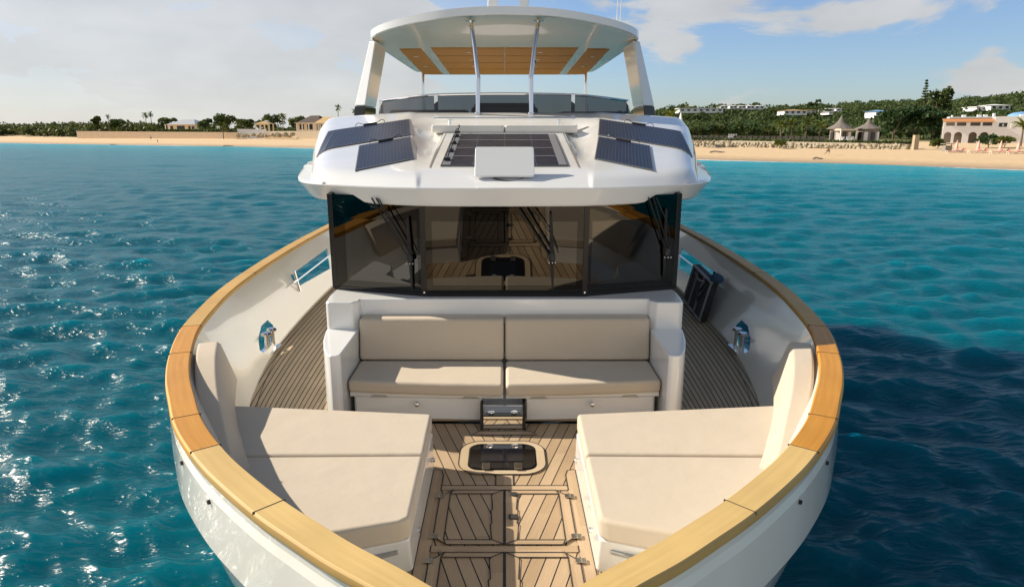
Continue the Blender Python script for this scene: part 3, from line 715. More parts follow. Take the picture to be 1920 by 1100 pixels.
# ---- roof rear: handrail, coaming pad
mb = MB(); mb.box(-1.0, 1.0, 10.02, 10.10, 5.135, 5.165); hr = mb.build('handrail', chrome, yacht, bevel=.012, seg=3)
for x in (-.77, .77):
    mb = MB(); mb.tube([(x,10.06,zroof(x,10.06)-.02),(x,10.06,5.14)], .022, 12); mb.lathe([(.04,0),(.04,.015)], (x,10.06,zroof(x,10.06)), 14); mb.build('rail_post', chrome, hr)

# ---- flybridge screen
SC = [(-2.08,12.1),(-1.08,11.32),(1.08,11.32),(2.08,12.1)]
def scz(k): return 5.53 if k in (1, 2) else 5.47
mb = MB(); pts = []
top = catmull([(SC[0][0],SC[0][1],5.47),(-1.55,11.66,5.51),(-1.08,11.34,5.53),(0,11.28,5.545),(1.08,11.34,5.53),(1.55,11.66,5.51),(2.08,12.1,5.47)], 6)
mb.tube(top, .02, 8); scr = mb.build('windscreen_rail', chrome, yacht)
mb = MB(); mb.grid([[(p.x, p.y, p.z-.02) for p in top], [(p.x*1.02, p.y-.16, 5.12) for p in top]]); mb.build('windscreen', fglass, yacht, smooth=60)
for x, y, zz in ((-1.08,11.33,5.53),(1.08,11.33,5.53),(-2.08,12.1,5.47),(2.08,12.1,5.47)):
    mb = MB(); mb.box(x-.03, x+.03, y-.03, y+.02, 5.05, zz+.01); mb.build('windscreen_post', chrome, yacht, bevel=.008)
for sg in (-1, 1):
    mb = MB(); mb.tube([(sg*2.08,12.1,5.47),(sg*2.16,12.2,5.0)], .022, 8); mb.build('grab_rail', chrome, yacht)
mb = MB(); mb.box(-.55,.55,11.75,12.4,4.5,5.36); mb.box(-.5,.5,11.65,12.1,5.30,5.42); mb.build('flybridge_console', blackg, yacht, bevel=.05, seg=3)

# ---- hardtop
HF = catmull([(0,11.2),(.75,11.26),(1.4,11.5),(1.9,11.8),(2.18,12.15),(2.32,12.7),(2.36,14),(2.36,19)], 6)
def zlip(x): return 6.70-.21*(x/2.25)**2
def zceil(Y): return 6.53-.026*(Y-14)
def hsec(p, k):                                              # from the edge inwards underneath
    e = zlip(p.x) if p.y < 12.3 else zlip(2.2)-.02*(p.y-12.3)/6
    return e
rowsH = []
for p in HF:
    e = hsec(p, 0); th = .14
    rowsH.append([(p.x*.97, p.y+.10, e+th), (p.x, p.y+.01, e+th-.02), (p.x, p.y, e+.01), (p.x*.99, p.y+.03, e)])
fullH = [[(-x, y, z) for x, y, z in r] for r in rowsH[::-1]] + rowsH[1:]
mb = MB(); mb.grid(fullH)
# top skin and curved underside run from the lip to the ceiling
def top_row(Y):
    xe = float(np.interp(Y, [p.y for p in HF], [p.x for p in HF])); return xe
ys = [11.22,11.3,11.42,11.6,11.85,12.15,12.6,13.2,14,15,17,19]
und = []; tp = []
for Y in ys:
    xe = max(.02, top_row(Y)); ru = []; rt = []
    for k in range(-12, 13):
        x = xe*.985*k/12; t = sm((Y-11.2)/2.6)
        ze = zlip(x) if Y < 12.3 else zlip(min(2.2, abs(x)))-.02*(Y-12.3)/6
        zc_ = zceil(Y)
        side = sm((abs(x)-1.95)/.36)
        zin = ze+(min(zc_, ze+.05)-ze)*t
        ru.append((x, Y+.03, (zc_ if abs(x) < 1.95 else zc_+(ze-zc_)*side)*t + ze*(1-t)))
        rt.append((x*.985, Y+.08, ze+.135+.06*t*(1-(x/xe)**2)))
    und.append(ru); tp.append(rt)
mb.grid(tp)
mb.grid([[und[-1][k] for k in range(25)], [tp[-1][k] for k in range(25)]])
hard = mb.build('hardtop', gel, yacht, smooth=50)
mb = MB(); mb.grid(und, flip=True); mb.build('hardtop_lining', mat('reflection_toned_hardtop_lining', (.68,.52,.29), .22, coat=.5, var=.05, bump=.05, bscale=1.5), hard, smooth=60)  # cream underside with warm reflections from below painted into its base colour
def cpan(x0, x1, Y0, Y1, X0=None, X1=None):
    X0 = x0 if X0 is None else X0; X1 = x1 if X1 is None else X1
    mb = MB(); g = .012
    def z(Y): return zceil(Y)
    mb.hexa([(x0,Y0,z(Y0)-g),(x1,Y0,z(Y0)-g),(X1,Y1,z(Y1)-g),(X0,Y1,z(Y1)-g)], [(x0,Y0,z(Y0)+.01),(x1,Y0,z(Y0)+.01),(X1,Y1,z(Y1)+.01),(X0,Y1,z(Y1)+.01)])
    return mb.build('ceiling_panel', ceil, hard, bevel=.006)
cy = [(14.05,15.05),(15.2,16.25),(16.4,17.5),(17.65,18.85)]
spot = mat('ceiling_spot', (.7,.62,.45), .3)
for a, b in cy:
    for x0, x1 in ((-1.42,.0),(.012,1.42)):
        pn = cpan(x0, x1, a, b)
        xm = (x0+x1)/2; ym = (a+b)/2; mb = MB(); mb.lathe([(.05,0),(.05,.01)], (xm, ym, zceil(ym)-.024), 12); mb.build('spotlight', spot, pn)
for sg in (-1, 1):
    a = (2.02,1.62) ; 
    pn = cpan(*(sorted((sg*1.62, sg*2.05))), 14.2, 18.85, *(sorted((sg*1.62, sg*2.12))))
    for Y in (15.2, 17): mb = MB(); mb.lathe([(.05,0),(.05,.01)], (sg*1.85, Y, zceil(Y)-.024), 12); mb.build('spotlight', spot, pn)
for sg in (-1, 1):                                          # slanted legs with a black band near the foot
    T = [(2.22,12.6,6.50),(2.36,12.75,6.50),(2.36,13.5,6.47),(2.18,13.5,6.47)]; Bm = [(2.44,12.55,5.40),(2.66,12.7,5.40),(2.66,13.6,5.40),(2.44,13.6,5.40)]; B2 = [(2.46,12.55,5.18),(2.69,12.7,5.18),(2.69,13.65,5.18),(2.46,13.65,5.18)]; B3 = [(2.46,12.5,4.9),(2.73,12.66,4.9),(2.73,13.7,4.9),(2.46,13.7,4.9)]
    f = lambda q: [(sg*x, y, z) for x, y, z in q]
    mb = MB(); mb.hexa(f(Bm), f(T)); leg = mb.build('hardtop_leg', gel, yacht, bevel=.03, seg=3)
    mb = MB(); mb.hexa(f(B2), f([(x, y, 5.398) for x, y, z in Bm])); mb.build('leg_band', blackg, leg, bevel=.015)
    mb = MB(); mb.hexa(f(B3), f([(x, y, 5.178) for x, y, z in B2])); mb.build('leg_foot', gel, leg, bevel=.02)
    mb = MB(); mb.tube([(sg*.405,10.85,5.2),(sg*.40,10.93,5.72),(sg*.40,10.94,5.76),(sg*.46,11.16,6.25),(sg*.53,11.42,6.66)], [.036,.036,.035,.034,.034], 14); st = mb.build('hardtop_strut', chrome, yacht)
    mb = MB(); mb.lathe([(.045,0),(.045,.04)], (sg*.435, 11.07, 5.98), 14); mb.build('collar', black, st)
    mb = MB(); mb.lathe([(.085,0),(.08,.02)], (sg*.53, 11.42, 6.635), 16); mb.build('strut_flange', chrome, st)
    mb = MB(); mb.lathe([(.06,0),(.05,.03)], (sg*.405, 10.85, zroof(.4,10.85)), 16); mb.build('strut_foot', chrome, st)
    mb = MB(); mb.tube([(sg*2.1,18.5,4.5),(sg*2.1,18.5,6.45)], .055, 12); mb.build('rear_pole', chrome, yacht)
mb = MB()
for x0, x1 in ((-.30,-.12),(.24,.40)): mb.hexa([(x0,12.5,6.85),(x1,12.5,6.85),(x1,12.8,6.85),(x0,12.8,6.85)], [(x0+.06,12.6,7.9),(x1+.02,12.6,7.9),(x1+.02,12.8,7.9),(x0+.06,12.8,7.9)])
mb.hexa([(-.24,12.6,7.9),(.42,12.6,7.9),(.42,12.8,7.9),(-.24,12.8,7.9)], [(-.2,12.6,8.0),(.4,12.6,8.0),(.4,12.8,8.0),(-.2,12.8,8.0)])
mb.build('radar_mast', gel, yacht, bevel=.02)
for x in (1.92, 1.98): mb = MB(); mb.tube([(x,12.6,6.6),(x+.04,12.6,9)], .008, 6); mb.build('whip_antenna', white_plain, yacht)

# ---- foredeck bench
mb = MB(); mb.box(-1.46, 1.46, 6.30, 6.995, 2.30, 2.545); mb.build('bench_base', gel, yacht, bevel=.01)
for x0, x1 in ((-1.485,-.012),(.012,1.485)):
    sg = -1 if x0 < 0 else 1
    mb = MB(); mb.prism([(x0,6.95),(x0,6.24 if sg < 0 else 6.17),(x1,6.17 if sg < 0 else 6.24),(x1,6.95)], 2.508, 2.556); sl = mb.build('bench_lid', gel, yacht, bevel=.008)
    xa, xb = (x0+.05, -.21) if sg < 0 else (.21, x1-.05)
    mb = MB(); mb.prism([(xa,6.30),(xa,6.25 if sg < 0 else 6.19),(xb,6.19 if sg < 0 else 6.25),(xb,6.30)], 2.285, 2.503); dr = mb.build('drawer', gel, yacht, bevel=.008)
    xk = -.835 if sg < 0 else .835
    mb = MB(); mb.tube([(xk,6.22,2.455),(xk,6.17,2.455)], [.016,.026], 14); mb.blob((xk,6.165,2.455),.026,.015,.026); mb.build('knob', chrome, dr)
    for xc in ((-1.2,-.32) if sg < 0 else (.32,1.2)):
        yq = 6.172+.07*(abs(xc)/1.48)-.006
        mb = MB(); mb.add([(xc-.09,yq,2.506),(xc+.09,yq,2.506),(xc+.06,yq,2.528),(xc-.06,yq,2.528),(xc-.09,yq+.05,2.506),(xc+.09,yq+.05,2.506),(xc+.06,yq+.05,2.528),(xc-.06,yq+.05,2.528)], [(0,1,2,3),(7,6,5,4),(0,4,5,1),(1,5,6,2),(2,6,7,3),(3,7,4,0)]); mb.build('finger_pull', mat('pull_recess', (.42,.40,.36), .6), sl, smooth=0)
mb = MB(); mb.box(-1.46,1.46,6.26,6.9,ZD,2.29); mb.build('toe_kick', teak_plain, yacht, smooth=0)
mb = MB(); mb.hexa([(-.20,6.05,ZD+.006),(.17,6.05,ZD+.006),(.17,6.075,ZD+.006),(-.20,6.075,ZD+.006)], [(-.20,6.055,2.49),(.17,6.055,2.49),(.17,6.08,2.49),(-.20,6.08,2.49)]); stp = mb.build('mirror_step', mirror, yacht, bevel=.004, label='polished steel folding step mirroring the deck')
mb = MB()
for x in (-.216, .186): mb.hexa([(x-.012,6.04,ZD+.004),(x+.012,6.04,ZD+.004),(x+.012,6.2,ZD+.004),(x-.012,6.2,ZD+.004)], [(x-.012,6.05,2.49),(x+.012,6.05,2.49),(x+.012,6.25,2.49),(x-.012,6.25,2.49)])
mb.build('step_bracket', black, stp, bevel=.003)

# ---- sunpad bases
for sg in (-1, 1):
    f = lambda q: [(sg*x, y) for x, y in q]
    lo = [(.59,5.33),(.588,3.92),(1.2,3.62),(1.62,4.16),(2.0,4.72),(2.22,5.2),(2.4,5.52)]
    mb = MB(); n = len(lo); up = [(.60,5.36),(.585,3.80),(1.16,3.58),(1.62,4.1),(2.02,4.68),(2.25,5.2),(2.42,5.55)]
    v = [(sg*x, y, ZD-.01) for x, y in lo]+[(sg*x, y, 2.545) for x, y in up]
    fs = [tuple(range(n)), tuple(range(n, 2*n))]+[(i, (i+1)%n, (i+1)%n+n, i+n) for i in range(n)]
    mb.add(v, fs); sb = mb.build('sunpad_base', gel, yacht, bevel=.022, seg=3)
    for y, z in ((5.22,2.36),(5.0,2.47),(4.2,2.36),(4.28,2.48)):
        mb = MB(); mb.tube([(sg*.592,y,z),(sg*.572,y,z)], .018 if z < 2.4 else .008, 10); mb.build('catch', chrome, sb)
    mb = MB(); mb.hexa([(sg*.66,3.80,2.44),(sg*1.08,3.60,2.44),(sg*1.08,3.63,2.44),(sg*.66,3.83,2.44)], [(sg*.66,3.775,2.475),(sg*1.08,3.575,2.475),(sg*1.08,3.63,2.475),(sg*.66,3.83,2.475)]); mb.build('locker_slot', mat('slot_grey', (.40,.40,.39), .5), sb, smooth=0)

# ---- mooring gear in the bulwark openings
for sg in (-1, 1):
    mb = MB(); bx = sg*2.99; mb.box(bx-.09, bx+.09, 8.24, 8.62, 2.268, 2.285); bo = mb.build('mooring_bollard', chrome, yacht, bevel=.006, label='pair of chrome bollard posts in the bulwark opening')
    for Y in (8.33, 8.53):
        mb = MB(); mb.lathe([(.04,0),(.032,.05),(.030,.17),(.034,.19),(.062,.205),(.064,.225),(.05,.24)], (bx, Y, 2.285), 16); mb.build('bollard_post', chrome, bo)
    mb = MB(); mb.tube([(sg*3.22,10.3,2.72),(sg*3.26,12.7,2.72)], .018, 8); sr = mb.build('guard_rail', chrome, yacht)
    mb = MB(); mb.tube([(sg*3.20,10.52,2.55),(sg*3.25,10.46,2.88)], .024, 8); mb.build('rail_post', chrome, sr)

# ---- wipers
def wiper(k, u0, v0, u1, v1, bu, bv0, bv1, lab):
    a = pane_pt(k, u0, v0, .06); b = pane_pt(k, u1, v1, .05); d = pane_pt(k, u0+.05, v0, .06); e = pane_pt(k, u1+.025, v1+.02, .05)
    mb = MB(); mb.tube([a, b], .009, 6); mb.tube([d, e], .009, 6); w = mb.build('wiper', black, yacht, label=lab)
    mb = MB(); mb.tube([pane_pt(k, bu, bv0, .03), pane_pt(k, bu+.01, (bv0+bv1)/2, .03), pane_pt(k, bu+.02, bv1, .025)], [.012,.022,.008], 6); mb.build('wiper_blade', rubber, w)
    c = pane_pt(k, u1+.01, v1, .05); mb = MB(); mb.blob(c, .035, .02, .06, 8, 6); mb.build('wiper_head', black, w)
    for q in (-.03, .005, .035):
        mb = MB(); mb.blob(c+Vector((q,-.025,-.05)), .007,.006,.007,6,4); mb.build('screw_head', chrome, w)
    mb = MB(); mb.tube(catmull([pane_pt(k, u0+.08, v0, .07), pane_pt(k, (u0+u1)/2+.1, (v0+v1)/2, .08), pane_pt(k, u1+.05, v1+.05, .05)], 6), .006, 6); mb.build('hose', black, w)
wiper(0, .50, .99, .865, .40, .86, .80, .05, 'wiper with twin arms on the port window')
wiper(1, .55, .99, .78, .42, .78, .85, .07, 'wiper with twin arms on the centre window')
wiper(2, .62, .99, .86, .42, .84, .86, .14, 'wiper with twin arms on the starboard window')

# ------------------------------------------------------------------ loose cushions and gear (things of their own)
def cushion(name, poly, z0, z1, label, group, m=fabric, bev=.035, shift=(0,0), seam=True):
    mb = MB(); mb.prism(poly, z0, z1, shift)
    o = mb.build(name, m, None, bevel=bev, seg=4)
    return tag(o, label, 'cushion', group)
G1 = 'cushions of the foredeck bench'
cushion('seat_cushion', [(-1.49,6.80),(-1.49,6.20),(-1.2,6.165),(-.6,6.11),(-.012,6.085),(-.012,6.80)], 2.56, 2.685, 'left beige seat cushion of the bench, above the drawer beside the mirror step', G1)
cushion('seat_cushion', [(1.49,6.80),(1.49,6.20),(1.2,6.165),(.6,6.11),(.012,6.085),(.012,6.80)], 2.56, 2.685, 'right beige seat cushion of the bench, half under a curved shadow', G1)
cushion('back_cushion', [(-1.49,6.98),(-1.49,6.76),(-.008,6.75),(-.008,6.98)], 2.69, 3.12, 'left upright beige back cushion of the bench under the windows', G1, shift=(0,.06))
cushion('back_cushion', [(1.49,6.98),(1.49,6.76),(.008,6.75),(.008,6.98)], 2.69, 3.12, 'right upright beige back cushion of the bench under the windows', G1, shift=(0,.06))
G2 = 'sunpad cushions on the foredeck'
RP = [(.605,5.38),(.59,4.64),(2.02,4.62),(2.2,5.0),(2.36,5.57)]; FP = [(.59,4.625),(.578,3.80),(.64,3.745),(1.18,3.58),(1.62,4.08),(2.0,4.605)]
for sg, nm, extra in ((-1, 'left', 'partly in the shadow of the rail'), (1, 'right', 'fully in the sun')):
    cushion('sunpad_cushion', [(sg*x, y) for x, y in RP], 2.55, 2.70, nm+' aft beige sunpad cushion, by the bench, '+extra, G2, bev=.03)
    cushion('sunpad_cushion', [(sg*x, y) for x, y in FP], 2.55, 2.70, nm+' forward beige sunpad cushion, nearest the bow, '+extra, G2, bev=.03)
    i0, i1 = at_y(4.2), at_y(6.02); rows = []
    for i in range(i0, i1+1):
        t = (i-i0)/(i1-i0)
        zt_ = 2.73+.35*min(1, (t*1.1)**.75); a0 = .44+.07*t; a1 = .38+.04*t
        rows.append([(*off(i, .30), 2.66), (*off(i, .20), zt_-.02), (*off(i, .215), zt_), (*off(i, a1-.05), zt_), (*off(i, a1-.02), zt_-.03), (*off(i, a0), 2.70), (*off(i, a0), 2.66)])
    mb = MB(); mb.grid(rows, close=True); k = len(rows[0]); mb.f.append(list(range(k))); mb.f.append(list(range((len(rows)-1)*k, len(rows)*k)))
    if sg > 0: mb.flipx()
    tag(mb.build('backrest_cushion', fabric, None, bevel=.018, seg=3), 'tall curved beige backrest cushion standing inside the %s bulwark' % nm, 'cushion', 'curved backrests by the rail')
for x0, x1, nm in ((-.98,-.006,'left'),(.006,.98,'right')):
    cushion('roof_cushion', [(x0,9.52),(x1,9.52),(x1,9.98),(x0,9.98)], zC(9.7)-.03, zC(9.75)+.07, nm+' cream cushion on the roof behind the solar panels', 'cream cushions on the roof', fabric2, .03)
tag(MB().box(-2.0,-.62,12.3,12.8,4.51,5.33).build('lounge_seat', brownfab, None, bevel=.06, seg=3), 'brown seat behind the smoked screen on the left of the flybridge', 'seat')
tag(MB().box(.95,2.05,12.3,12.8,4.51,5.30).build('lounge_seat', navyfab, None, bevel=.06, seg=3), 'dark navy seat behind the smoked screen on the right of the flybridge', 'seat')

# folded gangway leaning on the starboard bulwark
gw = thing('folded_gangway', (2.86, 10.2, ZD), 'black folded gangway with rope standing by the right bulwark', 'gangway')
def gp(t, h, d=0): return Vector((2.86+.10*t+.15*h+d, 9.75+1.35*t, ZD+.02+.60*h))
mb = MB(); mb.hexa([gp(0,0), gp(1,0), gp(1,0,.09), gp(0,0,.09)], [gp(0,1), gp(1,1), gp(1,1,.09), gp(0,1,.09)]); mb.build('gangway_panel', rubber, gw, bevel=.012)
mb = MB()
for h in (.03, .97): mb.tube([gp(0,h,-.012), gp(1,h,-.012)], .022, 8)
for t in (.02, .35, .68, .98): mb.tube([gp(t,.03,-.012), gp(t,.97,-.012)], .02, 8)
mb.build('gangway_frame', greym, gw)
tag(MB().tube(catmull([gp(.02,.93,-.05), gp(.1,.6,-.08), gp(.16,.45,-.09), gp(.22,.62,-.08), gp(.14,.9,-.06), gp(.4,.84,-.06), gp(.7,.9,-.05)], 6), .014, 8).build('rope', black, None), 'black rope hanging in a loop on the folded gangway', 'rope')
tag(MB().blob(gp(.05,1.06,.05), .10,.14,.07,10,6,.2).build('strap_bundle', mat('blue_strap', (.03,.07,.13), .8), None), 'dark blue strap bundle on top of the folded gangway', 'strap')
# cloth and tin on the dashboard behind the starboard glass
cl = tag(MB().blob((1.3,7.62,3.32), .16,.10,.05,14,8,.5).build('folded_cloth', mat('turquoise_cloth', (.05,.45,.55), .8), None), 'turquoise cloth lying behind the right window', 'cloth')

# ------------------------------------------------------------------ coast: water, beach, hills
COAST = catmull([(-1100,820),(-600,520),(-300,335),(-202,276),(-150,248),(-105,225),(-64,203),(-10,158),(35,120),(52,106),(67,89),(88,60),(130,0),(200,-120)], 10)
CX = np.array([p.x for p in COAST]); CYs = np.array([p.y for p in COAST]); NI = np.array([.60,.80])
def inland(X, Y):
    """signed distance inland of the waterline, along the mean shore normal"""
    X = np.asarray(X, float); Y = np.asarray(Y, float)
    t = NI[1]*CX - NI[0]*CYs; n = NI[0]*CX + NI[1]*CYs        # along-shore and cross-shore coordinates
    o = np.argsort(t); return NI[0]*X+NI[1]*Y - np.interp(NI[1]*X-NI[0]*Y, t[o], n[o])
def ground(X, Y):
    n = inland(X, Y); X = np.asarray(X, float); Y = np.asarray(Y, float)
    z = np.where(n < 0, n*.05, 0) + np.interp(n, [0, 8, 30, 55, 120, 3000], [0, .7, 1.5, 2.3, 3.0, 4])
    ss = lambda t: np.clip(t, 0, 1)**2*(3-2*np.clip(t, 0, 1))
    hill = 17.5*ss((n-90)/380)*ss((X/np.maximum(Y,1)-.05)/.16) + 3*ss((n-90)/160)*ss((X/np.maximum(Y,1)-.62)/.14)
    return z + hill*(1+.10*np.sin(X*.021+1)+.07*np.sin(Y*.03+X*.013))
sand = mat('beach_sand', (.66,.50,.32), .9, var=.14, nscale=.08, bump=.5, bscale=1.2)
def sand_mat():
    m, N, L, B = nodes('beach_sand_and_soil'); M = mathn(N, L)
    at = N.new('ShaderNodeAttribute'); at.attribute_name = 'inland'
    g = N.new('ShaderNodeNewGeometry'); t = N.new('ShaderNodeTexNoise'); t.inputs['Scale'].default_value = .12; t.inputs['Detail'].default_value = 6; L.new(g.outputs['Position'], t.inputs['Vector'])
    r = N.new('ShaderNodeValToRGB'); cr = r.color_ramp
    cr.elements[0].position = 0; cr.elements[0].color = (.40,.30,.20,1); cr.elements[1].position = 1; cr.elements[1].color = (.12,.14,.05,1)
    for p, c in ((.03,(.55,.41,.26)), (.07,(.72,.53,.32)), (.5,(.76,.57,.36)), (.62,(.70,.52,.32)), (.72,(.16,.17,.06))): e = cr.elements.new(p); e.color = (*c, 1)
    L.new(M('ADD', M('DIVIDE', at.outputs['Fac'], 100), M('MULTIPLY', M('SUBTRACT', t.outputs['Fac'], .5), .03)), r.inputs[0])
    mx = N.new('ShaderNodeMix'); mx.data_type = 'RGBA'; mx.blend_type = 'MULTIPLY'; mx.inputs['B'].default_value = (.8,.78,.75,1)
    t2 = N.new('ShaderNodeTexNoise'); t2.inputs['Scale'].default_value = .9; t2.inputs['Detail'].default_value = 6; L.new(g.outputs['Position'], t2.inputs['Vector'])
    L.new(t2.outputs['Fac'], mx.inputs['Factor']); L.new(r.outputs[0], mx.inputs['A']); L.new(mx.outputs['Result'], B.inputs['Base Color'])
    B.inputs['Roughness'].default_value = .9; B.inputs['Specular IOR Level'].default_value = .2
    b = N.new('ShaderNodeBump'); b.inputs['Strength'].default_value = .5; b.inputs['Distance'].default_value = .15; L.new(t2.outputs['Fac'], b.inputs['Height']); L.new(b.outputs[0], B.inputs['Normal'])
    return m
def npmesh(name, V, F, m, smooth=True, attrs=None):
    me = bpy.data.meshes.new(name); V = np.asarray(V, np.float32); F = np.asarray(F, np.int32); k = F.shape[1]
    me.vertices.add(len(V)); me.vertices.foreach_set('co', V.ravel())
    me.loops.add(F.size); me.loops.foreach_set('vertex_index', F.ravel())
    me.polygons.add(len(F)); me.polygons.foreach_set('loop_start', np.arange(0, F.size, k, dtype=np.int32)); me.polygons.foreach_set('loop_total', np.full(len(F), k, np.int32))
    me.update(calc_edges=True); me.validate()
    if smooth: me.shade_smooth()
    for a, val in (attrs or {}).items():
        at = me.attributes.new(a, 'FLOAT', 'POINT'); at.data.foreach_set('value', np.asarray(val, np.float32))
    me.materials.append(m); o = bpy.data.objects.new(name, me); S.collection.objects.link(o); WL[o.name] = Vector((0,0,0)); return o
def gridfaces(nr, nc):
    i = np.arange(nr-1)[:, None]*nc + np.arange(nc-1)[None, :]; i = i.ravel()
    return np.stack([i, i+1, i+nc+1, i+nc], 1)
def terrain():
    th = np.radians(np.concatenate([np.linspace(-85,-48,20)[:-1], np.linspace(-48,48,280), np.linspace(48,85,20)[1:]]))
    rr = np.geomspace(60, 2600, 190)
    TH, RR = np.meshgrid(th, rr); X = RR*np.sin(TH); Y = RR*np.cos(TH)
    Z = ground(X, Y); n = inland(X, Y); Z = np.maximum(Z, -3)
    V = np.stack([X.ravel(), Y.ravel(), Z.ravel()], 1)
    o = npmesh('beach_ground', V, gridfaces(len(rr), len(th))[:, ::-1], sand_mat(), attrs={'inland': n.ravel()}); kind(o, 'structure')
terrain()

def water_mat():
    m, N, L, B = nodes('sea_water'); M = mathn(N, L)
    at = N.new('ShaderNodeAttribute'); at.attribute_name = 'shallow'; ar = N.new('ShaderNodeAttribute'); ar.attribute_name = 'side'
    g = N.new('ShaderNodeNewGeometry')
    t = N.new('ShaderNodeTexNoise'); t.inputs['Scale'].default_value = .05; t.inputs['Detail'].default_value = 3; L.new(g.outputs['Position'], t.inputs['Vector'])
    a = N.new('ShaderNodeMix'); a.data_type = 'RGBA'; a.inputs['A'].default_value = (.000,.060,.088,1); a.inputs['B'].default_value = (.000,.060,.094,1)
    L.new(M('ADD', M('MULTIPLY', ar.outputs['Fac'], .8), M('MULTIPLY', M('SUBTRACT', t.outputs['Fac'], .5), 1.2)), a.inputs['Factor']); 
    b = N.new('ShaderNodeMix'); b.data_type = 'RGBA'; b.inputs['B'].default_value = (.006,.31,.38,1); L.new(a.outputs['Result'], b.inputs['A']); L.new(at.outputs['Fac'], b.inputs['Factor'])
    af = N.new('ShaderNodeAttribute'); af.attribute_name = 'foam'
    t3 = N.new('ShaderNodeTexNoise'); t3.inputs['Scale'].default_value = 1.3; t3.inputs['Detail'].default_value = 5; L.new(g.outputs['Position'], t3.inputs['Vector'])
    mr = N.new('ShaderNodeMapRange'); mr.inputs['From Min'].default_value = .45; mr.inputs['From Max'].default_value = .62; L.new(M('ADD', M('MULTIPLY', af.outputs['Fac'], .45), M('MULTIPLY', t3.outputs['Fac'], .5)), mr.inputs['Value'])
    c = N.new('ShaderNodeMix'); c.data_type = 'RGBA'; c.inputs['B'].default_value = (.8,.82,.8,1); L.new(b.outputs['Result'], c.inputs['A']); L.new(mr.outputs[0], c.inputs['Factor'])
    L.new(c.outputs['Result'], B.inputs['Base Color'])
    B.subsurface_method = 'RANDOM_WALK'; B.inputs['Subsurface Weight'].default_value = 1; B.inputs['Subsurface Radius'].default_value = (1.5,5.0,6.0); B.inputs['Subsurface Scale'].default_value = 1.0
    B.inputs['Roughness'].default_value = .25; B.inputs['IOR'].default_value = 1.33; B.inputs['Specular IOR Level'].default_value = .17
    t2 = N.new('ShaderNodeTexNoise'); t2.noise_type = 'RIDGED_MULTIFRACTAL'; t2.inputs['Scale'].default_value = 3.8; t2.inputs['Detail'].default_value = 5; t2.inputs['Roughness'].default_value = .55; t2.inputs['Offset'].default_value = .9; t2.inputs['Gain'].default_value = 1.5
    mp = N.new('ShaderNodeMapping'); mp.inputs['Scale'].default_value = (.6,1.4,1); mp.inputs['Rotation'].default_value = (0,0,R(12)); L.new(g.outputs['Position'], mp.inputs[0]); L.new(mp.outputs[0], t2.inputs['Vector'])
    bp = N.new('ShaderNodeBump'); bp.inputs['Strength'].default_value = .5; bp.inputs['Distance'].default_value = .045; t4 = N.new('ShaderNodeTexNoise'); t4.inputs['Scale'].default_value = 1.9; t4.inputs['Detail'].default_value = 3; L.new(mp.outputs[0], t4.inputs['Vector'])
    ro = N.new('ShaderNodeAttribute'); ro.attribute_name = 'wind'
    L.new(M('MULTIPLY', ro.outputs['Fac'], M('ADD', M('MULTIPLY', t4.outputs['Fac'], 1.1), M('MULTIPLY', t2.outputs['Fac'], .8))), bp.inputs['Height']); L.new(bp.outputs[0], B.inputs['Normal'])
    return m
def sea():
    th = np.radians(np.concatenate([np.linspace(-115,-44,90)[:-1], np.linspace(-44,44,900), np.linspace(44,115,90)[1:]]))
    rr = np.concatenate([np.geomspace(1.5, 420, 820), np.geomspace(430, 1600, 25)])
    TH, RR = np.meshgrid(th, rr); X = (RR*np.sin(TH)).ravel(); Y = (RR*np.cos(TH)).ravel(); r = RR.ravel()
    Z = np.zeros_like(X); DX = np.zeros_like(X); DY = np.zeros_like(X)
    dr = r*(np.log(420/1.5)/820); g = np.random.default_rng(5)
    amp = .50
    for k in range(110):
        lam = float(np.exp(g.uniform(np.log(.32), np.log(8.5)))); ang = math.radians(250 + g.normal(0, 34 if lam < 3 else 22)); kk = 2*math.pi/lam
        A = amp*(.0175*lam**.7 if lam < 2.2 else .017*lam**.4*(2.2/lam)**.35)*g.uniform(.5, 1.4); ph = g.uniform(0, 2*math.pi); d = (math.cos(ang), math.sin(ang))
        w = np.clip(lam/(2.6*dr)-1, 0, 1)
        # gusts: wave groups stronger in patches
        p = kk*(d[0]*X+d[1]*Y)+ph + .8*np.sin(.11*X+.07*Y+k)
        Z += A*w*np.cos(p); DX -= d[0]*A*w*np.sin(p)*.8; DY -= d[1]*A*w*np.sin(p)*.8
    n = inland(X, Y); damp = np.clip(-n/14+.1, .05, 1); Z *= damp
    far = np.clip(1-(r-420)/200, 0, 1); 
    sh = np.exp(np.minimum(0, n)/46)*.95 + .10*np.exp(-((r-30)/60)**2)*0
    foam = np.exp(-((n+1.2)/1.6)**2)*(.8+.2*np.sin(X*.09)+.2*np.sin(Y*.23))
    side = np.clip((X/np.maximum(r, 1)+.1)/.6, 0, 1)
    V = np.stack([X+DX, Y+DY, Z], 1)
    F = gridfaces(len(rr), len(th))[:, ::-1]
    keep = (n[F].max(1) < 6)
    o = npmesh('sea', V, F[keep], water_mat(), attrs={'shallow': np.clip(sh, 0, 1), 'foam': foam, 'side': side, 'wind': 1+np.clip((r-8)/45, 0, 1.3)}); kind(o, 'structure')
sea()

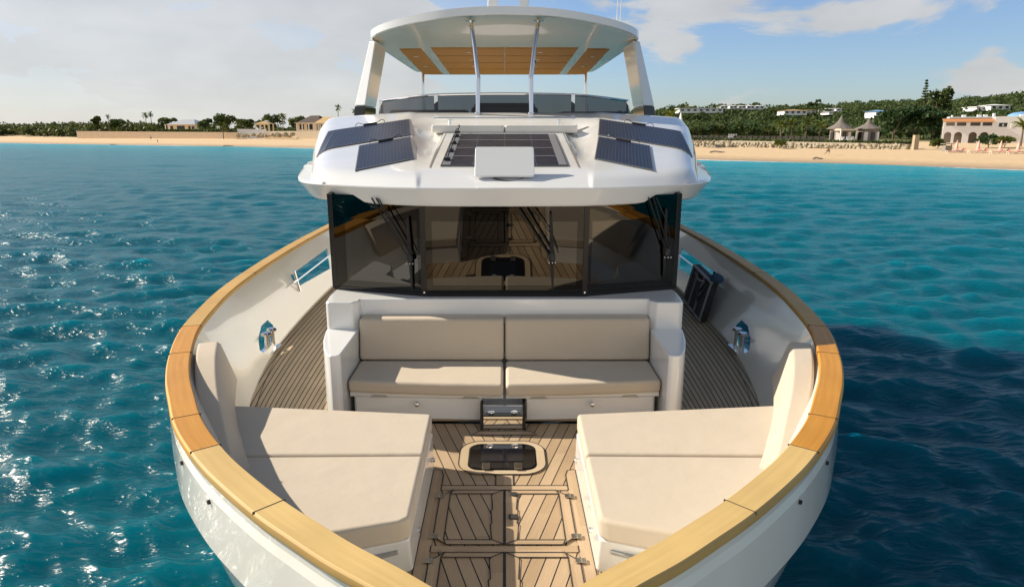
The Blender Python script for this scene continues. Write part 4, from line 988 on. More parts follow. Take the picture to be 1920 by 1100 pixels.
# ------------------------------------------------------------------ vegetation
def ray(px, Y): return (px-946)/1297*(Y*.975+.6)           # x of a point seen at column px (1920 wide) at distance Y
def leafquads(C, size, up=.35, rnd=rng):
    """one quad per centre, random tilt"""
    n = len(C); a = rnd.normal(size=(n,3)); a /= np.linalg.norm(a, axis=1)[:,None]; h = rnd.normal(size=(n,3)); h[:,2] += up
    b = np.cross(a, h); b /= np.maximum(1e-6, np.linalg.norm(b, axis=1))[:,None]
    s = (np.asarray(size)*rnd.uniform(.6,1.3,n))[:,None]
    V = np.stack([C-a*s-b*s*.6, C+a*s*.2-b*s*.75, C+a*s+b*s*.6, C-a*s*.3+b*s*.8], 1).reshape(-1,3)
    return V, np.arange(4*n).reshape(-1,4)
def crown_pts(c, r, n, rnd, flat=.8, shell=.55):
    d = rnd.normal(size=(n,3)); d /= np.linalg.norm(d, axis=1)[:,None]
    rad = (shell+(1-shell)*rnd.random(n))**.7
    d[:,2] = np.where(d[:,2] < -.35, -d[:,2]*.6, d[:,2])
    return np.asarray(c)+d*rad[:,None]*np.array([r, r, r*flat])
leaf_scrub = leafmat('dry_scrub_leaves', (0.038,0.060,0.018), (0.149,0.166,0.052), (0.263,0.228,0.088))
leaf_hill = leafmat('hillside_leaves', (0.035,0.063,0.021), (0.131,0.172,0.052), (0.228,0.245,0.088))
leaf_dark = leafmat('dark_tree_leaves', (0.030,0.054,0.014), (0.123,0.162,0.040))
leaf_grape = leafmat('sea_grape_leaves', (0.028,0.060,0.021), (0.105,0.166,0.061), (0.158,0.228,0.088))
leaf_palm = leafmat('palm_fronds', (0.044,0.079,0.021), (0.149,0.193,0.052))
leaf_yellow = leafmat('yellow_palm_fronds', (.10,.13,.015), (.32,.30,.03), (.45,.32,.02))
leaf_lit = leafmat('bright_shrub_leaves', (.05,.075,.012), (.16,.19,.03))
bark = mat('tree_bark', (.16,.12,.085), .9, var=.25, nscale=3)
def scatter_bushes(name, pts, m, rmin, rmax, nq, qs):
    Vs = []; 
    for (x, y) in pts:
        r = rng.uniform(rmin, rmax); z = float(ground(x, y)); k = rng.integers(1, 4)
        for _ in range(k):
            c = (x+rng.normal()*r*.5, y+rng.normal()*r*.5, z+r*rng.uniform(.25,.75)); Vs.append(crown_pts(c, r*rng.uniform(.6,1), nq//k, rng))
    C = np.concatenate(Vs); V, F = leafquads(C, qs); return kind(npmesh(name, V, F, m, smooth=False), 'stuff')
# left: low wood behind the beach
pts = []
while len(pts) < 620:
    px = rng.uniform(-260, 300); Y = rng.uniform(285, 430); x = ray(px, Y); n = float(inland(x, Y))
    edge = 38 if px < 150 else 62
    if edge < n < 135: pts.append((x, Y))
scatter_bushes('scrub_wood', pts, leaf_scrub, 2.6, 5.0, 70, .66)
pts = []
while len(pts) < 260:
    px = rng.uniform(300, 700); Y = rng.uniform(250, 420); x = ray(px, Y); n = float(inland(x, Y))
    if 100 < n < 170: pts.append((x, Y))
scatter_bushes('garden_wood', pts, leaf_scrub, 1.6, 3.0, 44, .6)
# right: hillside scrub
pts = []
while len(pts) < 3300:
    px = rng.uniform(1100, 2250); Y = rng.uniform(150, 560)**1.0; x = ray(px, Y); n = float(inland(x, Y))
    if n > 84 and rng.random() < min(1, .25+Y/420): pts.append((x, Y))
scatter_bushes('hillside_scrub', pts, leaf_hill, 1.8, 3.6, 46, .62)

def tree(name, px, Y, h, w, m, label, lobes=11, nq=1500, qs=.44, trunk_h=.35, group=None, cat='tree', flat=.8, z=None):
    x = ray(px, Y); z = float(ground(x, Y)) if z is None else z; rr = np.random.default_rng(int(px*7+Y))
    t = thing(name, (x, Y, z), label, cat, group)
    mb = MB(); mb.tube([(x, Y, z-.3), (x+.1*w*rr.normal()*.2, Y, z+h*trunk_h), (x, Y, z+h*.7)], [.05*h**.7, .04*h**.7, .015*h], 7)
    for k in range(4):
        a = rr.uniform(0, 6.28); mb.tube([(x, Y, z+h*trunk_h*rr.uniform(.7,1.1)), (x+math.cos(a)*w*.3, Y+math.sin(a)*w*.3, z+h*rr.uniform(.5,.75))], [.02*h**.7, .008*h], 5)
    mb.build('trunk', bark, t)
    C = []
    for k in range(lobes):
        a = rr.uniform(0, 6.28); q = w*.5*rr.uniform(.15, .75); zz = rr.uniform(.35, .85)*h; r = w*.5*rr.uniform(.35,.6)
        r = min(r, (h-zz)*1.15+.1)
        C.append(crown_pts((x+math.cos(a)*q, Y+math.sin(a)*q, z+zz), r, nq//lobes, rr, flat))
    V, F = leafquads(np.concatenate(C), qs, rnd=rr)
    o = npmesh('crown', V-np.array([x, Y, z]), F, m, smooth=False); o.parent = t; return t
def palm(px, Y, h, label, m=leaf_palm, nf=16, fl=2.0, group=None, lean=0, droop=1.0, fan=False):
    x = ray(px, Y); z = float(ground(x, Y)); rr = np.random.default_rng(int(px*13+Y))
    t = thing('palm_tree', (x, Y, z), label, 'palm tree', group)
    mb = MB(); tx = x+lean; mb.tube([(x, Y, z-.3), (x+lean*.35, Y, z+h*.5), (tx, Y, z+h)], [.2, .15, .11], 7); mb.build('trunk', bark, t)
    Vs = []; Fs = []; o_ = 0
    for k in range(nf):
        a = 6.283*k/nf+rr.uniform(-.2,.2); e0 = rr.uniform(-.35, 1.25) if not fan else rr.uniform(-1.0, 1.4); L_ = fl*rr.uniform(.8,1.1); p = np.array([tx, Y, z+h]); seg = 6; pr = []
        for s in range(seg+1):
            u = s/seg; el = e0-droop*1.5*u*u; pr.append(p.copy()); p = p+np.array([math.cos(a)*math.cos(el), math.sin(a)*math.cos(el), math.sin(el)])*L_/seg
        for s in range(seg):
            q = pr[s]; q2 = pr[s+1]; w_ = fl*.16*(math.sin(math.pi*(.15+.8*s/seg))); sd = np.array([-math.sin(a), math.cos(a), 0])
            for sg in (-1, 1):
                tipv = sd*sg*w_+np.array([0,0,-w_*.55])
                Vs += [q, q2, q2+(tipv+ (q2-q)*.5), q+tipv*.9+(q2-q)*.4]; Fs.append([o_, o_+1, o_+2, o_+3]); o_ += 4
    V = np.array(Vs)-np.array([x, Y, z]); ob = npmesh('crown', V, Fs, m, smooth=False); ob.parent = t; return t
def conifer(px, Y, h, w, label, tiers=16, sparse=1.0):
    x = ray(px, Y); z = float(ground(x, Y)); rr = np.random.default_rng(int(px)); t = thing('conifer_tree', (x, Y, z), label, 'tree')
    mb = MB(); mb.tube([(x, Y, z-.2), (x, Y, z+h)], [.28, .04], 7); mb.build('trunk', bark, t)
    C = []
    for k in range(tiers):
        u = k/(tiers-1); zz = z+h*(.25+.75*u); R_ = w*.5*(1-u)**.75+.12
        for b in range(7):
            a = rr.uniform(0, 6.28)
            for q in np.linspace(.2, 1, 7): C.append((x+math.cos(a)*R_*q+rr.normal()*.12, Y+math.sin(a)*R_*q, zz+R_*.25*q+rr.normal()*.1))
    V, F = leafquads(np.array(C), .26, rnd=rr); o = npmesh('crown', V-np.array([x, Y, z]), F, leaf_dark, smooth=False); o.parent = t; return t
# left shore trees
GL = 'trees behind the left beach'
tree('round_tree', 187, 330, 9.0, 4.5, leaf_dark, 'slim dark tree rising above the scrub left of the first pair of palm heads', group=GL)
tree('round_tree', 226, 335, 7.5, 9, leaf_dark, 'broad dark tree in the scrub above the left end of the seawall', group=GL)
tree('round_tree', 318, 330, 8.0, 9, leaf_dark, 'low dark tree just left of the grey roofed pavilion', group=GL)
tree('round_tree', 391, 285, 7.2, 6.5, leaf_dark, 'round green tree at the right end of the grey roofed pavilion', group=GL)
tree('round_tree', 427, 275, 9.4, 9.5, leaf_dark, 'tallest spreading green tree between the grey pavilion and the gazebo', lobes=12, nq=1300, group=GL)
tree('round_tree', 463, 300, 6.8, 8, leaf_dark, 'small green tree just left of the gazebo', group=GL)
tree('round_tree', 508, 300, 9.0, 10, leaf_dark, 'dark domed tree directly behind the gazebo', lobes=11, nq=1100, flat=.75, group=GL)
tree('round_tree', 566, 300, 8.0, 9, leaf_dark, 'dark tree behind the dark brown roof of the villa', group=GL)
palm(637, 262, 10.6, 'tall single fan palm standing in front of the tan villa roof', nf=26, fl=1.6, fan=True)
palm(668, 262, 9.4, 'fan palm half hidden behind the left leg of the hardtop', nf=24, fl=1.5, fan=True)
palm(533, 262, 7.6, 'shaggy palm between the gazebo and the villa', nf=22, fl=2.0)
palm(208, 332, 8.6, 'palm with a small round head above the left scrub', nf=20, fl=1.4, fan=True)
palm(278, 325, 8.8, 'left of two palm heads rising above the seawall hedge', nf=22, fl=1.9, fan=True); palm(288, 327, 9.4, 'right and taller of two palm heads above the seawall hedge', nf=22, fl=1.7, fan=True)
palm(420, 262, 4.6, 'short bushy palm at the right end of the seawall', nf=22, fl=2.3, m=leaf_lit)
# right shore trees
palm(1256, 150, 6.4, 'yellow green coconut palm beside the right leg of the hardtop', leaf_yellow, 20, 2.3); 
GP = 'young coconut palms behind the boulder wall'
for px, lab in ((1462,'leftmost young palm of the row behind the fence'),(1482,'second palm of the row, next to the leftmost'),(1507,'third palm of the row behind the fence'),(1533,'rightmost palm of the row, nearest the pointed cottages')):
    palm(px, 160, 4.0, lab, leaf_lit, 14, 2.0, GP, lean=.4 if px > 1500 else -.2)
palm(1912, 128, 3.6, 'yellow palm at the right end of the white hotel', leaf_yellow, 18, 2.2)
conifer(1722, 215, 15.5, 3.0, 'slender pointed conifer above the sea grape bushes')
tree('casuarina_tree', 1748, 218, 15, 7.5, leaf_dark, 'tall feathery dark tree right of the slender conifer', lobes=14, nq=1300, qs=.4, flat=1.1)
GR = 'large bushes between the cottages and the hotel'
tree('sea_grape_tree', 1672, 172, 7.4, 8.5, leaf_grape, 'large green bush right behind the right pointed cottage', lobes=12, nq=1500, qs=.36, trunk_h=.2, group=GR)
tree('sea_grape_tree', 1710, 172, 8.2, 8.5, leaf_grape, 'large leafy bush in the middle of the clump left of the hotel', lobes=12, nq=1500, qs=.36, trunk_h=.2, group=GR)
tree('sea_grape_tree', 1745, 168, 6.6, 6.5, leaf_grape, 'leafy bush touching the left end of the white hotel', lobes=11, nq=1300, qs=.36, trunk_h=.2, group=GR)
GB = 'dark shrubs behind the right fence'
for k, px in enumerate((1302, 1322, 1345, 1368, 1390, 1412, 1436)):
    tree('seaside_shrub', px, 168, 3.6+.5*(k%3), 4.6, leaf_grape if k % 2 else leaf_dark, ['dark shrub at the right foot of the white tent','shrub second from the white tent behind the fence','tall shrub third from the white tent','low shrub in the middle of the row behind the fence','dark shrub behind the white pickets','tall leafy shrub just right of the white pickets','low shrub left of the young palms'][k], lobes=7, nq=600, qs=.32, trunk_h=.2, group=GB, cat='shrub')
tree('bright_shrub', 1462, 138, 1.5, 3.0, leaf_lit, 'bright green shrub on the wall in front of the leftmost young palm', lobes=6, nq=420, qs=.22, trunk_h=.2, cat='shrub')
tree('bright_shrub', 1882, 124, 2.3, 3.4, leaf_lit, 'bright green bush in front of the right part of the hotel', lobes=6, nq=500, qs=.22, trunk_h=.2, cat='shrub')
tree('dark_shrub', 1852, 126, 2.4, 4.0, leaf_grape, 'dark bush in front of the hotel, left of the bright green one', lobes=6, nq=500, qs=.22, trunk_h=.2, cat='shrub')
tree('bright_shrub', 1758, 128, 1.7, 2.6, leaf_lit, 'small bright shrub on the sand by the left hotel corner', lobes=6, nq=420, qs=.2, trunk_h=.2, cat='shrub')
tree('ridge_tree', 1521, 470, 8.5, 9, leaf_dark, 'lone dark tree breaking the ridge line above the orange roof', lobes=7, nq=500, qs=.6)
tree('ridge_tree', 1408, 480, 7.5, 14, leaf_dark, 'dark tree on the ridge behind the white hillside villas', lobes=7, nq=500, qs=.6)

# ------------------------------------------------------------------ buildings on the shore
wallw = mat('white_render', (.88,.87,.85), .8, var=.06, nscale=1.2, bump=.1, bscale=9)
wallc = mat('cream_render', (.78,.66,.48), .85, var=.08, nscale=1)
wallp = mat('pinkish_seawall_render', (.82,.64,.45), .9, var=.10, nscale=.7)
rooft = mat('tan_shingle_roof', (.55,.36,.15), .85, var=.15, nscale=2)
roofd = mat('dark_brown_roof', (.085,.058,.045), .85, var=.2, nscale=2)
roofg = mat('grey_metal_roof', (.40,.42,.45), .5, var=.06, nscale=2)
roofo = mat('orange_tile_roof', (.58,.24,.08), .85, var=.22, nscale=5)
roofb = mat('blue_roof', (.18,.36,.60), .6, var=.08)
shake = mat('weathered_shake_roof', (.20,.17,.15), .9, var=.25, nscale=5)
woodg = mat('grey_timber', (.26,.23,.20), .85, var=.2, nscale=6)
winm = mat('dark_window_pane', (.03,.032,.035), .15, var=.2)
pinkf = mat('pink_canvas', (.80,.50,.42), .85, var=.06); redf = mat('red_cushion', (.60,.20,.15), .8)
rockm = mat('pale_boulder_rock', (.40,.33,.22), .9, var=.25, nscale=2.5, bump=.6, bscale=5)
def hip(mb, x0, x1, y0, y1, z0, h, over=.4, inset=None):
    x0 -= over; x1 += over; y0 -= over; y1 += over; w = min(x1-x0, y1-y0)/2; i = w if inset is None else inset; ym = (y0+y1)/2
    v = [(x0,y0,z0),(x1,y0,z0),(x1,y1,z0),(x0,y1,z0),(x0+i,ym,z0+h),(x1-i,ym,z0+h)]
    mb.add(v, [(0,1,5,4),(1,2,5),(2,3,4,5),(3,0,4),(3,2,1,0)])
def house(name, px0, px1, Y, z0, zw, zr, label, wm, rm, wins=(), depth=8, cols=(), inset=None, cat='house', group=None, over=.4):
    x0, x1 = ray(px0, Y), ray(px1, Y); t = thing(name, ((x0+x1)/2, Y, z0), label, cat, group)
    MB().box(x0, x1, Y, Y+depth, z0-1.5, zw).build('wall', wm, t, smooth=0)
    mb = MB(); hip(mb, x0, x1, Y, Y+depth, zw+.002, zr-zw, over, inset); mb.build('roof', rm, t, smooth=0)
    for a, b, c, d in wins:
        xa, xb = x0+(x1-x0)*a, x0+(x1-x0)*b; w = MB().box(xa, xb, Y-.06, Y+.05, z0+c, z0+d).build('window', winm, t, smooth=0)
        MB().box(xa-.08, xb+.08, Y-.09, Y-.062, z0+c-.1, z0+c-.01).build('sill', wallw, w, smooth=0)
    for a in cols:
        xa = x0+(x1-x0)*a; MB().box(xa-.16, xa+.16, Y-1.3, Y-1.0, z0-1, zw).build('column', wallw, t, smooth=0)
    t.rotation_euler = (0, 0, R(-20))
    if cols: MB().box(x0-.3, x1+.3, Y-1.6, Y-.1, zw-.25, zw-.01).build('veranda_beam', wm, t, smooth=0)
    return t
def zpx(py, Y): return CAMZ-(py-243)/1297*Y                # height of something seen at row py (1100 high) at distance Y
zz = zpx
house('beach_pavilion', 310, 376, 300, zz(247,300), zz(234,300), zz(225,300), 'low pavilion with a pale grey hipped roof behind the hedge', wallc, roofg, [(.1,.2,.4,2.3),(.34,.62,.4,2.4),(.75,.83,.4,2.3),(.87,.97,.6,2.2)], 9, (.0,.15), cat='pavilion')
gz = thing('gazebo', (ray(498,272), 273, zz(243,272)), 'small open gazebo with a tan hipped roof on the terrace', 'gazebo')
x0, x1 = ray(485,272), ray(510,272); zb_, zt2, za = zz(243,272), zz(233,272), zz(228,272)
mb = MB(); hip(mb, x0, x1, 270, 275, zt2, za-zt2, .5); mb.build('roof', rooft, gz, smooth=0)
for x in (x0, x0+(x1-x0)*.36, x0+(x1-x0)*.64, x1):
    for y in (270.2, 274.8): MB().box(x-.17, x+.17, y-.17, y+.17, zb_-1.5, zt2).build('column', wallc, gz, smooth=0)
MB().box(x0-.1, x1+.1, 270.0, 270.4, zt2-.45, zt2-.01).build('beam', wallc, gz, smooth=0)
house('beach_villa', 556, 604, 280, zz(244,280), zz(231,280), zz(218,280), 'left wing of the villa with a dark brown roof', wallc, roofd, [(.1,.3,.2,2.2),(.45,.7,.2,2.2)], 10, (.05,.3,.6), inset=3.5, cat='villa')
house('beach_villa', 590, 645, 262, zz(245,262), zz(231.5,262), zz(220.5,262), 'main wing of the villa with a tan roof and white columns', wallc, rooft, [(.04,.13,.1,2.2),(.22,.32,.1,2.2),(.40,.62,.1,2.2),(.72,.84,.1,2.2)], 8, (.0,.17,.36,.66,.9), inset=1.2, cat='villa')
house('beach_villa', 645, 676, 259, zz(245,259), zz(233,259), zz(225.5,259), 'small right wing of the villa under a lower tan gable', wallc, rooft, [(.2,.5,.1,2.0)], 8, (.0,.6), inset=1.0, cat='villa')
# seawalls and terrace
def wall_run(name, P0, P1, h, th, m, label, cat='wall', top=None):
    (pa, Ya), (pb, Yb) = P0, P1; a = Vector((ray(pa, Ya), Ya, 0)); b = Vector((ray(pb, Yb), Yb, 0)); d = (b-a).normalized(); q = Vector((-d.y, d.x, 0))*th
    za, zb2 = h
    mb = MB(); mb.hexa([a-Vector((0,0,1)), b-Vector((0,0,1)), b+q-Vector((0,0,1)), a+q-Vector((0,0,1))], [a+Vector((0,0,za)), b+Vector((0,0,zb2)), b+q+Vector((0,0,zb2)), a+q+Vector((0,0,za))])
    return tag(mb.build(name, m, None, smooth=0), label, cat)
wall_run('seawall', (146,292), (446,262), (zz(246,292), zz(248,262)), .6, wallp, 'long pinkish beige seawall along the back of the left beach')
wall_run('terrace_wall', (447,264), (500,262), (zz(242,264), zz(243,262)), .6, wallw, 'white terrace wall under the gazebo')
wall_run('terrace_wall', (500,258), (700,236), (zz(246,258), zz(245,236)), .6, wallc, 'cream terrace wall in front of the villa')
mb = MB(); a, b = ray(497,256), ray(556,250); mb.hexa([(a,256,1),(b,250,1),(b,251.5,1),(a,257.5,1)], [(a,256,zz(246,256)),(b,250,zz(258,250)),(b,251.5,zz(258,250)),(a,257.5,zz(246,256))]); tag(mb.build('beach_stair', wallc, None, smooth=0), 'cream sloping stair wall going down to the left beach', 'stairs')
C = []
for px in np.linspace(300, 412, 120): 
    Y = 292-(px-146)/300*30+3; x = ray(px, Y); C.append(crown_pts((x, Y, zz(244.5,Y)-.3), .95, 14, rng))
V, F = leafquads(np.concatenate(C), .34); o_ = np.array([ray(356,275), 275, 4]); hd = npmesh('hedge', V-o_, F, leaf_dark, smooth=False); hd.location = o_; tag(hd, 'clipped dark hedge on top of the left seawall', 'hedge')
# boulders
def rock_proto():
    mb = MB(); r_ = random.Random(3); mb.blob((0,0,.32), .62,.5,.40, 9, 6, .32, r_); return mb.build('boulder', rockm, None, bevel=0, smooth=50)
proto = rock_proto(); first = True; GK = 'boulders of the right revetment'; GKl = 'boulders under the left terrace'
def place_rock(x, y, z, s, rz, lab, grp):
    global first
    o = proto if first else proto.copy()
    if not first: S.collection.objects.link(o)
    first = False; o.location = (x, y, z); o.scale = (s, s*random.uniform(.7,1.1), s*random.uniform(.75,1.1)); o.rotation_euler = (random.uniform(-.2,.2), random.uniform(-.2,.2), rz); tag(o, lab, 'boulder', grp)
RW0 = (ray(1300,152), 152); RW1 = (ray(1712,127), 127)
for row in range(3):
    for k in range(62):
        t = (k+.5*(row % 2)+random.uniform(-.2,.2))/62; x = RW0[0]+(RW1[0]-RW0[0])*t; y = RW0[1]+(RW1[1]-RW0[1])*t
        ztop = zz(264+6.5*t, y); place_rock(x+random.uniform(-.1,.1), y-.5+row*.45, ztop-1.15+row*.38-.3, random.uniform(.72,1.05), random.uniform(0,6.28), 'rounded pale boulder in the revetment behind the right beach', GK)
for k in range(34):
    px = 447+k*3.1+random.uniform(-1,1); Y = 262-(px-447)*.13-3; place_rock(ray(px,Y), Y, zz(256.5,Y)-.2+random.uniform(0,.6), random.uniform(.8,1.7), random.uniform(0,6.28), 'grey boulder heaped at the foot of the left terrace wall', GKl)
# beach wall behind the boulders, fence above it, post
wall_run('retaining_wall', (1296,154), (1712,128.5), (zz(261.5,154), zz(269,128.5)), .5, wallc, 'low sandy retaining wall behind the right boulders')
fn = thing('boundary_fence', (ray(1400,152), 152, zz(261,152)), 'dark slatted fence running along the top of the right retaining wall', 'fence')
fm = mat('fence_timber', (.10,.085,.07), .9, var=.2)
fa = Vector((ray(1296,156),156,zz(261,156))); fb_ = Vector((ray(1545,140),140,zz(264,140)))
for h0, h1 in ((.15,.45),(.52,.9)):
    mb = MB(); q = Vector((0,.05,0)); mb.hexa([fa+Vector((0,0,h0)), fb_+Vector((0,0,h0)), fb_+q+Vector((0,0,h0)), fa+q+Vector((0,0,h0))], [fa+Vector((0,0,h1)), fb_+Vector((0,0,h1)), fb_+q+Vector((0,0,h1)), fa+q+Vector((0,0,h1))]); mb.build('fence_rail', fm, fn, smooth=0)
for k in range(24):
    p = fa.lerp(fb_, k/23); MB().box(p.x-.06, p.x+.06, p.y-.06, p.y+.0, p.z-.6, p.z+1.0).build('fence_post', fm, fn, smooth=0)
pk = thing('white_picket_gate', (ray(1371,150), 150, zz(261,150)), 'white picket gate in the middle of the dark fence', 'gate')
for k in range(7):
    x = ray(1364+2.3*k,151); MB().box(x-.07, x+.07, 150.6, 150.66, zz(261,151)-.2, zz(250.5+1.2*(k%2),151)).build('picket', wallw, pk, smooth=0)
MB().box(ray(1363,151), ray(1379,151), 150.68, 150.74, zz(257,151), zz(256,151)).build('gate_rail', wallw, pk, smooth=0)
po = ray(1717,126); tag(MB().box(po-.42, po+.42, 126, 126.8, .5, zz(253,126)).build('stone_post', rockm, None, bevel=.05), 'square stone gatepost at the right end of the boulder wall', 'post')
# dune plants along the wall
C = []
for px in np.linspace(1300, 1715, 260):
    Y = 153-(px-1300)/412*25; C.append(crown_pts((ray(px,Y)+rng.normal()*.2, Y+rng.uniform(.3,1.6), zz(261.5+7*(px-1300)/412,Y)+.1), rng.uniform(.25,.6), 9, rng))
V, F = leafquads(np.concatenate(C), .22); kind(npmesh('wall_top_plants', V, F, leaf_hill, smooth=False), 'stuff')
# white tent by the palm
tn = thing('white_tent', (ray(1277,165), 167, zz(243,165)), 'white tent with a pointed concave roof beside the yellow palm', 'tent')
def spire(mb, cx, cy, z0, prof, n=8):
    mb.lathe([(r, z) for r, z in prof], (cx, cy, z0), n)
mb = MB(); spire(mb, ray(1277,165), 167, zz(240,165), [(2.1,0),(1.3,.6),(.55,1.5),(.28,2.6),(.03,3.6)], 4); mb.build('canopy', wallw, tn, smooth=0)
MB().box(ray(1277,165)-1.3, ray(1277,165)+1.3, 166, 168.4, 1.5, zz(240,165)-.01).build('tent_wall', wallc, tn, smooth=0)
# pair of pointed cottages with a pergola between
for pc, lab in ((1572,'left cottage with a tall pointed shake roof behind the boulder wall'),(1624,'right cottage with a tall pointed shake roof beside the sea grape bushes')):
    Y = 143; x = ray(pc, Y+2.2); zb0 = zz(264.5,Y); ze = zz(242,Y); zap = zz(217.5 if pc < 1600 else 223, Y)
    ct = thing('pointed_cottage', (x, Y+2.2, zb0), lab, 'cottage', 'pointed cottages')
    mb = MB(); mb.lathe([(2.05,-1),(2.05,ze-zb0+.1)], (x, Y+2.2, zb0), 8); mb.build('wall', woodg, ct, smooth=0)
    hh = zap-ze; mb = MB(); mb.lathe([(2.65,0),(2.6,.06),(1.5,.27*hh),(.8,.45*hh),(.4,.72*hh),(.03,hh)], (x, Y+2.2, ze), 12); mb.build('roof', shake, ct, smooth=0)
    for k in range(5):
        a = R(-90+(k-2)*36); cx_, cy_ = x+2.07*math.cos(a), Y+2.2+2.07*math.sin(a); e = Vector((-math.sin(a), math.cos(a), 0))*.34; nrm = Vector((math.cos(a), math.sin(a), 0))*.05; p = Vector((cx_, cy_, zb0+.15)); h = Vector((0,0,1.75))
        mb = MB(); mb.hexa([p-e-nrm*4, p+e-nrm*4, p+e+nrm, p-e+nrm], [p-e-nrm*4+h, p+e-nrm*4+h, p+e+nrm+h, p-e+nrm+h]); mb.build('shutter', wallw if k % 2 else winm, ct, smooth=0)
pg = thing('pergola', (ray(1587,144), 144, zz(264,144)), 'flat roofed cream pergola joining the two pointed cottages', 'pergola')
xa, xb = ray(1573,141), ray(1604,141)
MB().box(xa, xb, 141, 144.5, zz(245,141), zz(242,141)).build('roof', wallc, pg, smooth=0)
for x in (xa+.1, xb-.1): MB().box(x-.09, x+.09, 141.05, 141.25, zz(265,141), zz(245,141)-.01).build('post', wallw, pg, smooth=0)
MB().box(xa, xb, 144.3, 144.4, 1.5, zz(245,144)).build('back_wall', winm, pg, smooth=0)
for k in range(3):
    x = xa+.5+k*.95; ch = thing('garden_chair', (x, 140.6, zz(264,140.6)), ['white chair at the left under the pergola','white chair in the middle under the pergola','white chair at the right under the pergola'][k], 'chair', 'white chairs under the pergola'); z = zz(264,140.6)
    MB().box(x-.27, x+.27, 140.35, 140.85, z+.3, z+.42).build('seat', wallw, ch, smooth=0); MB().box(x-.27, x+.27, 140.85, 140.95, z+.3, z+.9).build('backrest', wallw, ch, smooth=0)
    for sx in (-.24, .24):
        for sy in (140.38, 140.9): MB().box(x+sx-.03, x+sx+.03, sy-.03, sy+.03, z-.2, z+.3).build('leg', wallw, ch, smooth=0)

# white hotel with arcade
hb = thing('beach_hotel', (ray(1860,150), 150, zz(266,145)), 'white two storey beach hotel with arches, tiled veranda roof and flat parapet', 'hotel')
Y = 145; hx = lambda px: ray(px, Y); hz = lambda py: zpx(py, Y)
zg, z1, z2 = hz(266), hz(239), hz(222)
def arch_wall(x0, x1, z0, z1_, openings, m, name, th=.35, yy=Y):
    """wall in the XZ plane with real openings: list of (xa, xb, za, zb, arched)"""
    xs = sorted({x0, x1}|{v for o in openings for v in o[:2]}); mb = MB()
    for a, b in zip(xs[:-1], xs[1:]):
        ops = [o for o in openings if o[0] <= a+1e-6 and o[1] >= b-1e-6]
        if not ops: mb.box(a, b, yy, yy+th, z0, z1_); continue
        o = ops[0]
        if o[2] > z0+.01: mb.box(a, b, yy, yy+th, z0, o[2])
        if o[4]:
            n = 10; r = (b-a)/2; c = (a+b)/2; zs = o[3]-r*.9
            for k in range(n):
                t0, t1 = math.pi*(1-k/n), math.pi*(1-(k+1)/n); xa, xb = c+r*math.cos(t0), c+r*math.cos(t1); ya, yb = zs+r*.9*math.sin(t0), zs+r*.9*math.sin(t1)
                mb.hexa([(xa,yy,ya),(xb,yy,yb),(xb,yy+th,yb),(xa,yy+th,ya)], [(xa,yy,z1_),(xb,yy,z1_),(xb,yy+th,z1_),(xa,yy+th,z1_)])
        else: mb.box(a, b, yy, yy+th, o[3], z1_)
    return mb.build(name, m, hb, smooth=0)
ops = [(hx(a), hx(b), zg, hz(247.5), True) for a, b in ((1766,1778),(1782,1795),(1805,1818),(1822,1836),(1905,1919),(1928,1942))]
arch_wall(hx(1763), hx(1960), zg-1.5, z1, [(a, b, zg-1.5, d, e) for a, b, c, d, e in ops], wallw, 'arcade_wall')
up = [(hx(a), hx(b), hz(237.5), hz(230.5), False) for a, b in ((1767,1781),(1784,1799),(1805,1821),(1824,1839))] + [(hx(a), hx(b), hz(238.5), hz(231.5), False) for a, b in ((1849,1862),(1881,1894),(1906,1922))]
arch_wall(hx(1763), hx(1842), z1+.002, hz(229), up[:4], wallw, 'upper_wall'); arch_wall(hx(1842), hx(1960), z1+.002, hz(220.5), up[4:], wallw, 'upper_wall')
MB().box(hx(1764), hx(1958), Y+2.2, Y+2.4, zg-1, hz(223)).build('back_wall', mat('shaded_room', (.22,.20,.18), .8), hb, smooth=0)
MB().box(hx(1764), hx(1958), Y+.36, Y+2.2, z1-.1, z1).build('floor_slab', wallc, hb, smooth=0)
for a, b in ((1767,1781),(1784,1799),(1805,1821),(1824,1839)): MB().box(hx(a), hx(b), Y+.05, Y+.12, hz(238.5)+.1, hz(236.6)).build('balustrade', wallw, hb, smooth=0)
for a, b in ((1849,1862),(1881,1894),(1906,1922)):
    wv = MB().box(hx(a), hx(b), Y+.12, Y+.18, hz(238.5), hz(231.5)).build('window', winm, hb, smooth=0); MB().box(hx(a)+.6, hx(b)-.6, Y+.07, Y+.115, hz(237.5), hz(233.5)).build('curtain', wallw, wv, smooth=0)
mb = MB(); mb.hexa([(hx(1762),Y-.5,hz(229.3)),(hx(1842)-.01,Y-.5,hz(229.3)),(hx(1842)-.01,Y+2,hz(224.6)),(hx(1762),Y+2,hz(224.6))], [(hx(1762),Y-.5,hz(228.6)),(hx(1842)-.01,Y-.5,hz(228.6)),(hx(1842)-.01,Y+2,hz(224)),(hx(1762),Y+2,hz(224))]); mb.build('veranda_roof', roofo, hb, smooth=0)
MB().box(hx(1774), hx(1842), Y+2.5, Y+6, hz(229), hz(220.5)).build('parapet', wallw, hb, smooth=0)
MB().box(hx(1842), hx(1960), Y+.36, Y+9, hz(224), hz(222.5)).build('roof_slab', wallw, hb, smooth=0)
for px, w, h in ((1779,2,3),(1798,6,3.5),(1822,6,3.5),(1832,6,3.5),(1845,3,6),(1888,7,3.5)): MB().box(hx(px-w/2), hx(px+w/2), Y+3, Y+4, hz(221), hz(220.5-h)).build('chimney', wallw, hb, smooth=0)
mb = MB(); mb.lathe([(2.6,0),(2.4,.35),(1.7,.75),(.6,.95),(.05,1.0)], (hx(1893), Y+6, hz(220.5)), 14); mb.build('roof_dome', roofb, hb)
